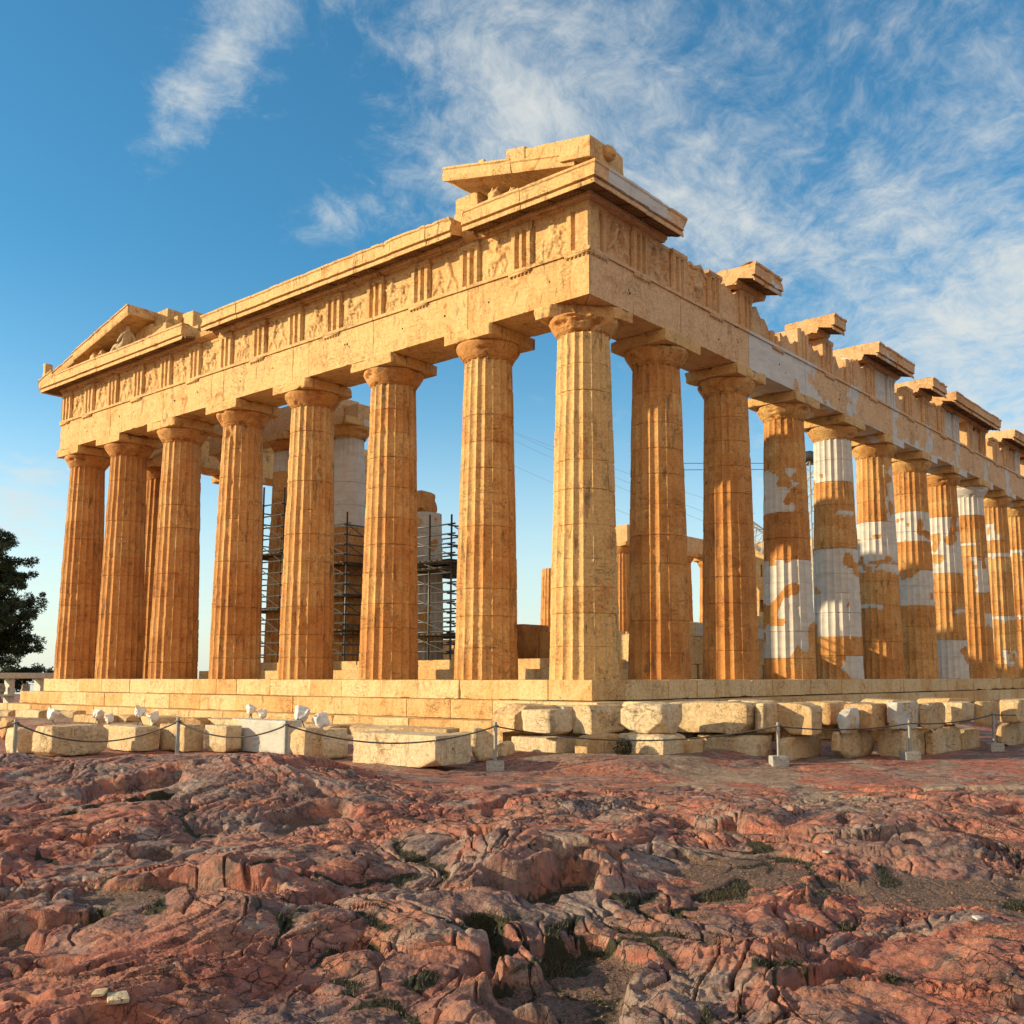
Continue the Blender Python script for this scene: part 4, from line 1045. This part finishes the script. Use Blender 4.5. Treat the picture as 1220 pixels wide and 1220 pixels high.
# right group, lower course: xl, xe, xr, ytop, ybottom
low = [(609, 663, 688, 880, 911, 'pale squared block with flat lit face, lower course, right beside the leftmost concrete footing', .05, .12),
       (684, 700, 742, 877, 905, 'shadowed brown block set back between the two pale lower blocks nearest the corner column', .5, .2),
       (732, 790, 820, 877, 910, 'pale rounded-end block in the lower course with a bush at its left foot', .15, .4),
       (812, 822, 838, 880, 903, 'narrow dark block in the shadow gap of the lower course under the corner column flank', .5, .15),
       (831, 900, 921, 877, 906, 'long smooth squared block, lower course, left of the second footed post', .05, .1),
       (932, 936, 980, 879, 906, 'brown fluted-looking block, lower course, just right of the second footed post', .45, .35),
       (988, 1000, 1048, 873, 905, 'rounded brown boulder-like block, lower course, below the white lump', .45, .9),
       (1046, 1078, 1108, 870, 902, 'broad beige block behind the third footed post, lower course', .2, .15),
       (1104, 1112, 1150, 869, 899, 'weathered grey-brown block, lower course, right of the third footed post', .3, .4),
       (1136, 1148, 1168, 870, 893, 'small squared ochre block closing the lower course before the dark gap', .35, .15),
       (1187, 1196, 1245, 862, 890, 'large rounded ochre block, lower course, at the right edge of the photograph', .4, .7)]
zlow = []
for (xl, xe, xr, yt, yb, lab, tone, r_) in low:
    zz, h, c = pix_block(xl, xe, xr, yt, yb, lab, tone=tone, chip=.12+.08*r_, r0=.014+.02*r_, amp=.015+.04*r_, cutk=r_, group=GR, maxd=2.0, thr=.12-.2*r_)
up = [(621, 655, 681, 846, 874, 'pale six-sided block on the upper course, its right face shadowed, nearest the leftmost footing', .15, .45, 663, 911, 0),
      (676, 705, 745, 841, 873, 'ochre block with dark cracked right face, second of the upper course from the corner', .45, .35, 700, 905, 0),
      (738, 790, 816, 839, 873, 'long cream block with broken white end, third of the upper course from the corner', .15, .6, 790, 910, 0),
      (797, 890, 916, 838, 873, 'longest upper block, smooth beige with rounded lower right end, left of the second post', .15, .3, 900, 906, 0),
      (898, 910, 934, 838, 872, 'square-ended block of the upper course just above the second footed post', .2, .35, 905, 906, 0),
      (926, 968, 988, 838, 874, 'jagged block with fibrous brown side, right of the second footed post', .4, .6, 950, 906, 0),
      (984, 990, 1004, 838, 862, 'small reddish block on the upper course behind the white lump', .8, .4, 985, 900, 0),
      (997, 1010, 1030, 844, 873, 'rough lump with a bright white broken top on the upper course', .1, 1.2, 1008, 905, .75),
      (1005, 1040, 1058, 839, 868, 'orange-ochre block on the upper course, right of the white lump', .75, .3, 1030, 903, 0),
      (1055, 1070, 1098, 837, 868, 'pale grey hexagonal-ended block above the third footed post', .0, .5, 1070, 902, .6),
      (1094, 1104, 1128, 838, 868, 'rounded brown block right of the pale hexagonal one', .4, .6, 1104, 899, 0),
      (1120, 1148, 1162, 837, 862, 'striped ochre block with bright broken end, upper course', .3, .5, 1140, 895, 0),
      (1160, 1172, 1191, 836, 863, 'rust-brown block in front of the crumbled stylobate, upper course', .8, .4, 1165, 893, 0),
      (1188, 1215, 1235, 834, 860, 'wide golden block with a notch, upper course, at the right edge', .45, .35, 1200, 890, 0)]
for (xl, xe, xr, yt, yb, lab, tone, r_, xg, yg, pw_) in up:
    p = at(xg, yg, 2, -1.66); D = (p-CAM)@FWD+.35
    d = dirpix(xe, yb); q = CAM+d*(D/(d@FWD))
    pf_ = 0. if not pw_ else (lambda V, pw_=pw_: (fbm3(V*2.2+3, 2) > .55-pw_)*1.0)
    zz, h, c = pix_block(xl, xe, xr, yt, yb, lab, z=q[2], tone=tone, chip=.12+.08*r_, r0=.014+.02*r_, amp=.015+.04*r_, cutk=r_, group=GR, maxd=2.0, thr=.12-.2*r_, patch=pf_, mind=.7, rotz=random.Random(xl).uniform(-.06, .06))
# second row behind, and flat tops
rb = random.Random(5)
backs = ['broken cream slab', 'low ochre slab', 'cracked grey-tan slab', 'thin pale slab', 'rust-stained slab']
landm = ['behind the pale six-sided block', 'behind the ochre block with the dark cracked face', 'behind the long cream block', 'behind the left half of the longest upper block', 'behind the right half of the longest upper block', 'behind the square-ended block', 'behind the jagged fibrous block', 'behind the white-topped lump', 'behind the orange-ochre block', 'behind the pale hexagonal-ended block', 'behind the striped ochre block', 'behind the rust-brown block', 'behind the wide golden block']
for k in range(13):
    f = k/12; X = -3.95+f*10.9; Y = -1.15-f*5.5+rb.uniform(-.1, .1)
    hh = rb.uniform(1.12, 1.26)
    mb = MB(); zb = -1.75
    ebox(mb, (X, Y, zb+hh/2), (rb.uniform(.95, 1.08), rb.uniform(.9, 1.2), hh), res=.07, r0=.02, chip=.14, thr=0., cuts=7, cutd=.2, cseed=k+50, amp=.05, afreq=1.5, fine=.012, rotz=-.46+rb.uniform(-.1, .1), attrs=dict(tone=rb.uniform(.1, .7), patch=0.), skew=lambda p, h: np.stack([p[:, 0], np.where(p[:, 1] < 0, p[:, 1]*(1-1.35*sst(p[:, 2], .06, -.02)), p[:, 1]), p[:, 2]], 1))
    tag(mb.build('marble_block', MAT_BLOCK, None, 38), backs[k % 5]+' lying '+landm[k], 'stone block', GR)
# left row
leftb = [(-6, 6, 22, 856, 880, 'rough red-brown boulder at the left edge behind the first rope post', .9, .9),
         (5, 18, 40, 868, 896, 'pale broken block leaning beside the first rope post from the left', .2, .5),
         (37, 60, 128, 866, 900, 'very long low block with pale end and shadowed side, left of the ridge crest', .3, .4),
         (122, 160, 190, 866, 894, 'beige block right of the very long one, half hidden by the red rock', .3, .4),
         (189, 219, 242, 864, 894, 'squared block with ochre right face standing behind the second rope post', .45, .15),
         (243, 268, 276, 865, 895, 'cream block split by a crack, right of the squared ochre-sided one', .15, .25),
         (274, 340, 348, 859, 897, 'long grey pitted block behind the third rope post', .0, .12),
         (345, 362, 390, 868, 904, 'mottled orange and white block with chipped crown, right of the third rope post', .4, .5),
         (362, 385, 422, 870, 903, 'rounded grey-cream block between the mottled one and the great squared block', .1, .6),
         (420, 518, 561, 877, 914, 'great squared cream block with finely tooled right face, largest in front of the steps', .0, .12),
         (558, 566, 592, 868, 906, 'round-backed cream boulder right of the great squared block', .1, 1.1),
         (590, 598, 610, 884, 904, 'small pale stone wedged beside the leftmost concrete footing', .05, .9)]
for (xl, xe, xr, yt, yb, lab, tone, r_) in leftb:
    pix_block(xl, xe, xr, yt, yb, lab, z=-1.60, tone=tone, chip=.12+.08*r_, r0=.012+.02*r_, amp=.012+.04*r_, cutk=r_, group=GR, maxd=2.3, thr=.12-.2*r_, patch=((lambda V: (fbm3(V*1.6, 3) > -.22)*1.0) if 'grey pitted' in lab else 0.), rotz=random.Random(xl+9).uniform(-.12, .12) if r_ > .2 else 0.)
# flat rubble between row and steps
flatl = ['flat', 'tilted', 'cracked', 'weathered']
marks = ['behind the first rope post', 'behind the very long low block', 'left of the second lamp pair', 'below the second lamp pair', 'right of the third lamp pair', 'behind the squared ochre-sided block', 'behind the long grey pitted block', 'between the fourth lamp pair and the steps', 'behind the mottled orange block', 'behind the rounded grey-cream block', 'behind the left end of the great squared block', 'behind the middle of the great squared block', 'behind the right end of the great squared block', 'behind the round-backed boulder', 'against the steps near the corner', 'just left of the pale six-sided block']
for k in range(16):
    u = 8+k*38+rb.uniform(-8, 8)
    p = at(u, 860, 0, -2.2-rb.uniform(0, 1.6))
    mb = MB(); w = rb.uniform(1.0, 1.9)
    zb = gz(p[0], p[1])
    ebox(mb, (p[0], p[1], zb+.09), (rb.uniform(.6, 1.1), w, rb.uniform(.26, .38)), res=.06, r0=.015, chip=.1, thr=0., cuts=6, cutd=.16, cseed=k+90, amp=.05, afreq=1.6, fine=.012, rotz=rb.uniform(-.4, .4), attrs=dict(tone=rb.uniform(.1, .7), patch=0.))
    tag(mb.build('rubble_slab', MAT_BLOCK, None, 38), flatl[k % 4]+' rubble slab '+marks[k], 'stone slab', 'rubble slabs below the steps')

# ------------------------------------------------------------------ floodlights in white sheets
def floodlight(u, v, label, two, rot, s=1.0):
    s *= .85
    p = at(u, v, 2, -1.30); zb = gz(p[0], p[1])+.22
    p = at(u, v, 2, zb)
    R = tag(empty('floodlight', (p[0], p[1], zb)), label, 'floodlight', 'wrapped floodlights along the steps')
    hs = [(-.24, .10), (.26, -.08)] if two else [(0, 0)]
    for k, (dl, dz) in enumerate(hs):
        c = np.array([p[0], p[1]])-HR*dl*-1*s
        mb = MB()
        def sk(q, h):
            f = q[:, 2]/h[2]; q = q.copy(); q[:, 0] *= 1+.25*f; q[:, 1] *= 1+.25*f; return q
        ebox(mb, (c[0], c[1], zb+(.40+dz)*s), (.26*s, .34*s, .36*s), res=.035, r0=.05, chip=.14, thr=-.2, freq=5, amp=.07, afreq=6, fine=.012, rotz=rot+k*.7, tilt=(.3*(-1)**k, .35), skew=sk)
        mb.build('wrapped_head', MAT_WRAP, R, 50)
        mb = MB()
        for dx, dy in ((-.12, -.1), (.12, -.1), (0, .14)): tube(mb, [(c[0], c[1], zb+(.24+dz)*s), (c[0]+dx*s, c[1]+dy*s, zb-.02)], .014, 6)
        mb.build('stand', MAT_LAMP, R)
    return R
floodlight(62, 866, 'single wrapped floodlight left of all the others, above the very long block', False, .2, 1.1)
floodlight(122, 866, 'pair of wrapped floodlights second from the left end of the steps', True, .5, .9)
floodlight(174, 866, 'pair of wrapped floodlights with one fallen forward, third from the left', True, .9, 1.05)
floodlight(305, 860, 'pair of wrapped floodlights highest up, against the lowest step', True, .1, .85)
floodlight(370, 874, 'pair of tall wrapped floodlights nearest the great squared block', True, .6, 1.15)

# ------------------------------------------------------------------ rope barrier
posts = [(17, 897, 857, False), (211, 895, 855, False), (340, 899, 859, False), (590, 918, 861, True), (928, 911, 861, True), (1085, 905, 858, True), (1185, 894, 848, True)]
plab = ['leftmost rope post rising from the red rock before a broken block', 'rope post before the squared ochre-sided block', 'rope post before the long grey pitted block', 'rope post in a square concrete footing beside the great squared block', 'rope post in a concrete footing below the long smooth upper block', 'rope post in a bluish concrete footing before the broad beige block', 'rope post in a concrete footing farthest right before the dark gap']
tops = []
for (u, vb, vt, base), lab in zip(posts, plab):
    z = -1.66
    for _ in range(5):
        p = at(u, vb, 2, z); z = gz(p[0], p[1])
    if not base: p = at(u, vb, 2, -1.30); z = -1.30-.15
    D = (p-CAM)@FWD; H = (vb-vt)/F_*D+(.15 if not base else 0)
    R = tag(empty('rope_post', (p[0], p[1], z)), lab, 'post', 'posts of the rope barrier')
    mb = MB(); tube(mb, [(p[0], p[1], z-.05), (p[0], p[1], z+H)], .035, 12); mb.build('pole', MAT_POST, R, 40)
    mb = MB(); th = np.arange(17)*2*np.pi/16; tube(mb, np.stack([p[0]+.05*np.cos(th), p[1]+.05*np.sin(th), np.full(17, z+H-.07)], 1), .014, 6)
    mb.build('ring', MAT_LAMP, R)
    if base:
        mb = MB(); ebox(mb, (p[0], p[1], z+.06), (.34, .34, .24), res=.05, r0=.015, chip=.06, rotz=.75); mb.build('footing', MAT_CONC, R, 40)
    tops.append(np.array([p[0], p[1], z+H-.08]))
def rope(a, b, sag, lab):
    t_ = np.linspace(0, 1, 40)[:, None]; p = a+(b-a)*t_; p[:, 2] -= sag*4*(t_*(1-t_))[:, 0]
    mb = MB(); tube(mb, p, .016, 6); tag(mb.build('rope', MAT_ROPE, None, 60), lab, 'rope', 'sagging barrier ropes')
e0 = tops[0]+(tops[0]-tops[1])*.5
rope(e0, tops[0], .15, 'short rope length leaving the photograph left of the first post')
for k, (s_, lab) in enumerate([(.35, 'rope sagging across the very long low block'), (.25, 'rope drooping between the second and third posts before the grey pitted block'), (.32, 'rope sagging across the great squared cream block'), (.28, 'longest rope span, crossing the blocks below the corner column'), (.10, 'rope before the white-topped lump between the two middle footed posts'), (.08, 'rope between the two rightmost footed posts')]):
    rope(tops[k], tops[k+1], s_, lab)
rope(tops[-1], tops[-1]+(tops[-1]-tops[-2])*1.0, .08, 'rope leaving the photograph right of the last footed post')

# ------------------------------------------------------------------ far left: shelf of carved fragments, tree
ps = at(18, 845, 1, 37.); zs_ = -1.35
SH = tag(empty('stone_shelf', (ps[0], ps[1], zs_)), 'white shelf rack holding carved architectural fragments left of the temple steps', 'shelf')
def sbox(name, lo, hi, mat, parent, **k):
    mb = MB(); lo = np.array(lo, float); hi = np.array(hi, float); ebox(mb, (lo+hi)/2, hi-lo, res=.12, r0=.015, chip=.04, **k); return mb.build(name, mat, parent, 40)
ax, ay = ps[0], ps[1]
sbox('top_beam', (ax-1.6, ay-.5, .0), (ax+1.9, ay+.5, .28), MAT_WHITE, SH)
for dx in (-1.6, -.45, 1.0, 1.6): sbox('upright', (ax+dx, ay-.35, -1.7), (ax+dx+.22, ay+.35, -.003), MAT_WHITE, SH)
sbox('shelf_board', (ax-1.7, ay-.5, -.85), (ax+1.8, ay+.5, -.77), MAT_WHITE, SH)
names = ['round carved stone disc', 'squat carved capital', 'curved carved fragment']
fl_ = 0
for (dx, z_, lab) in [(-1.15, -.5, 'round carved rosette stone under the top beam of the shelf rack'), (-.75, -.5, 'dark carved corner fragment beside the rosette stone on the rack'), (-1.2, -1.15, 'leftmost small carved capital on the lower shelf of the rack'), (-.85, -1.15, 'middle small carved capital on the lower shelf of the rack'), (.35, -1.15, 'rightmost carved fragment alone on the lower shelf of the rack'), (.4, -.5, 'broken carved volute hanging close under the top beam at the rack centre')]:
    fl_ += 1
    o = lump('carved_fragment', (ax+dx, ay-.1, z_), (.17, .25, .25), MAT_OLD, None, fl_*3, .5, .2, feats=[((0, -1, 0), .3, -.4), ((-1, -1, 0), .3, -.3)]); tag(o, lab, 'carved stone', 'carved fragments on the shelf rack')

def tree():
    c = at(-30, 806, 1, 47.); cx_, cy_ = c[0], c[1]; zb = -2.0; H = 12.2
    R = tag(empty('pine_tree', (cx_, cy_, zb)), 'dark evergreen tree at the left edge behind the fragment shelf', 'tree')
    rs = np.random.RandomState(8); mb = MB()
    tz_ = np.linspace(0, 1, 12); tube(mb, np.stack([cx_+.15*np.sin(tz_*5), cy_+.1*np.cos(tz_*4), zb+tz_*H*.92], 1), .32, 10, .05)
    limbs = []
    for i in range(120):
        f = rs.uniform(.08, .97); z0 = zb+f*H*.92; a = rs.uniform(0, 2*np.pi); env = 4.6*(1-f)**.7+.4
        L = env*rs.uniform(.62, 1.08); e_ = np.array([cx_+np.cos(a)*L, cy_+np.sin(a)*L, z0+L*rs.uniform(.05, .45)]); s_ = np.array([cx_, cy_, z0])
        m_ = (s_+e_)/2+np.array([0, 0, .15]); tube(mb, [s_, m_, e_], .07*(1-f)+.02, 5, .012); limbs.append((s_, e_, L))
    mb.build('trunk', MAT_BARK, R, 60)
    cl_ = []
    for s_, e_, L in limbs:
        n = max(2, int(L*4.5))
        for k in range(n):
            t_ = .22+.82*(k+rs.rand())/n; cc = s_+(e_-s_)*t_+rs.normal(size=3)*.16; cl_.append((cc, rs.uniform(.20, .42)))
    C = np.array([x[0] for x in cl_]); Rr = np.array([x[1] for x in cl_]); per = 130
    idx = np.repeat(np.arange(len(C)), per); n = len(idx)
    d = rs.normal(size=(n, 3)); d /= np.linalg.norm(d, axis=1)[:, None]; p = C[idx]+d*(Rr[idx]*rs.uniform(.3, 1.05, n)**.6)[:, None]*np.array([1, 1, .75])
    a = rs.normal(size=(n, 3)); a /= np.linalg.norm(a, axis=1)[:, None]; a = a*.7+d*.6; b_ = np.cross(a, rs.normal(size=(n, 3))); b_ /= np.linalg.norm(b_, axis=1)[:, None]+1e-6
    s_ = rs.uniform(.06, .11, n)[:, None]
    V = np.stack([p-a*s_, p+b_*s_*.35, p+a*s_, p-b_*s_*.35], 1).reshape(-1, 3)
    mb = MB(); mb.add(V, np.arange(4*n).reshape(-1, 4)); mb.build('crown', MAT_LEAF, R)
tree()

# ------------------------------------------------------------------ moss, weeds and small stones
def tufts():
    rs = np.random.RandomState(12); n = 260000
    az = YAW-.05-rs.uniform(-.52, .52, n); r = 4.2*(22/4.2)**rs.rand(n); X = CAM[0]+r*np.cos(az); Y = CAM[1]+r*np.sin(az)
    z, dirt, moss, pale = ground(X, Y)
    k = rs.rand(n) < np.clip(moss-.6, 0, 1)*1.0
    X, Y, z = X[k], Y[k], z[k]
    X = X[:22000]; Y = Y[:22000]; z = z[:22000]; m_ = len(X)
    per = 4; P = np.repeat(np.stack([X, Y, z-.004], 1), per, 0)+rs.normal(size=(m_*per, 3))*[.018, .018, 0]
    hgt = rs.uniform(.012, .05, m_*per)[:, None]; a = rs.uniform(0, 2*np.pi, m_*per); w = np.stack([np.cos(a), np.sin(a), 0*a], 1)*.0045
    lean = np.stack([rs.normal(size=m_*per)*.5, rs.normal(size=m_*per)*.5, np.ones(m_*per)], 1)
    V = np.stack([P-w, P+w, P+lean*hgt], 1).reshape(-1, 3)
    mb = MB(); mb.add(V, np.arange(len(V)).reshape(-1, 3))
    tag(mb.build('moss', MAT_MOSS, None), 'dark green moss and short weeds growing in the rock crevices', 'moss', None, 'stuff')
tufts()
def gravel():
    rs = np.random.RandomState(22); n = 90000
    az = YAW-.05-rs.uniform(-.52, .52, n); r = 4.2*(21/4.2)**rs.rand(n); X = CAM[0]+r*np.cos(az); Y = CAM[1]+r*np.sin(az)
    z, dirt, moss, pale = ground(X, Y)
    k = rs.rand(n) < np.clip(dirt, 0, 1)*.12+.003
    X, Y, z = X[k][:9000], Y[k][:9000], z[k][:9000]; m_ = len(X)
    t_ = (1+5**.5)/2
    I = np.array([(-1, t_, 0), (1, t_, 0), (-1, -t_, 0), (1, -t_, 0), (0, -1, t_), (0, 1, t_), (0, -1, -t_), (0, 1, -t_), (t_, 0, -1), (t_, 0, 1), (-t_, 0, -1), (-t_, 0, 1)])/1.9
    Fi = np.array([(0, 11, 5), (0, 5, 1), (0, 1, 7), (0, 7, 10), (0, 10, 11), (1, 5, 9), (5, 11, 4), (11, 10, 2), (10, 7, 6), (7, 1, 8), (3, 9, 4), (3, 4, 2), (3, 2, 6), (3, 6, 8), (3, 8, 9), (4, 9, 5), (2, 4, 11), (6, 2, 10), (8, 6, 7), (9, 8, 1)])
    s = rs.uniform(.004, .012, m_)*np.where(rs.rand(m_) < .04, 2.2, 1)
    V = (I[None]*(1+rs.uniform(-.35, .35, (m_, 12, 1)))*s[:, None, None]*np.array([1, 1, .65])+np.stack([X, Y, z+s*.2], 1)[:, None]).reshape(-1, 3)
    F = (Fi[None]+12*np.arange(m_)[:, None, None]).reshape(-1, 3)
    mb = MB(); mb.add(V, F, dirt=0., moss=0., pale=0.)
    tag(mb.build('gravel', MAT_ROCK, None, None), 'small chips and gravel scattered over soil pockets in the rock', 'gravel', None, 'stuff')
gravel()
# a few larger loose stones on the rock
for (u, v, s, lab, tone) in [(140, 1192, .13, 'pale flat loose stone lying in the soil at the bottom left', .0), (118, 1185, .08, 'smaller loose stone left of the pale flat one', .3), (345, 1030, .07, 'small orange loose stone on the rock below the dark mossy hollow', .8), (985, 1013, .09, 'white loose stone on the reddish rock at the right', .0), (690, 1046, .06, 'little round stone in the central cleft', .4), (1165, 1095, .07, 'grey-white loose stone near the right edge', .0)]:
    s *= .5; z = -1.6
    for _ in range(8): p = at(u, v, 2, z); z = .5*z+.5*float(ground(p[:1], p[1:2])[0][0])
    mb = MB(); ebox(mb, (p[0], p[1], z+s*.25), (s*2.4, s*1.6, s*.45), res=.02, r0=s*.3, chip=.06, thr=0, freq=6, amp=s*.25, afreq=5, rotz=u*.3, attrs=dict(tone=tone, patch=1.0 if 'white' in lab else 0.))
    tag(mb.build('loose_stone', MAT_BLOCK, None, 50), lab, 'stone')
# low shrub by the blocks
def shrub(u, v, r, lab):
    z = -1.66
    for _ in range(5): p = at(u, v, 2, z); z = gz(p[0], p[1])
    rs = np.random.RandomState(int(u)); n = 2600; d = rs.normal(size=(n, 3)); d /= np.linalg.norm(d, axis=1)[:, None]; q = np.array([p[0], p[1], z+r*.7])+d*r*(rs.rand(n)**.4)[:, None]*np.array([1, 1, .9])
    q += .15*r*pn3(q*9)[:, None]
    a = rs.normal(size=(n, 3))*.012; b_ = rs.normal(size=(n, 3))*.008
    V = np.stack([q-a, q+b_, q+a, q-b_], 1).reshape(-1, 3)
    R = tag(empty('shrub', (p[0], p[1], z)), lab, 'shrub')
    mb = MB(); mb.add(V, np.arange(4*n).reshape(-1, 4)); mb.build('foliage', MAT_MOSS, R)
    mb = MB()
    for k in range(7): tube(mb, [(p[0], p[1], z-.02), (p[0]+rs.normal()*r*.4, p[1]+rs.normal()*r*.4, z+r*1.2)], .008, 4)
    mb.build('stem', MAT_BARK, R)
shrub(742, 908, .20, 'small dark green shrub at the left foot of the rounded-end pale block')
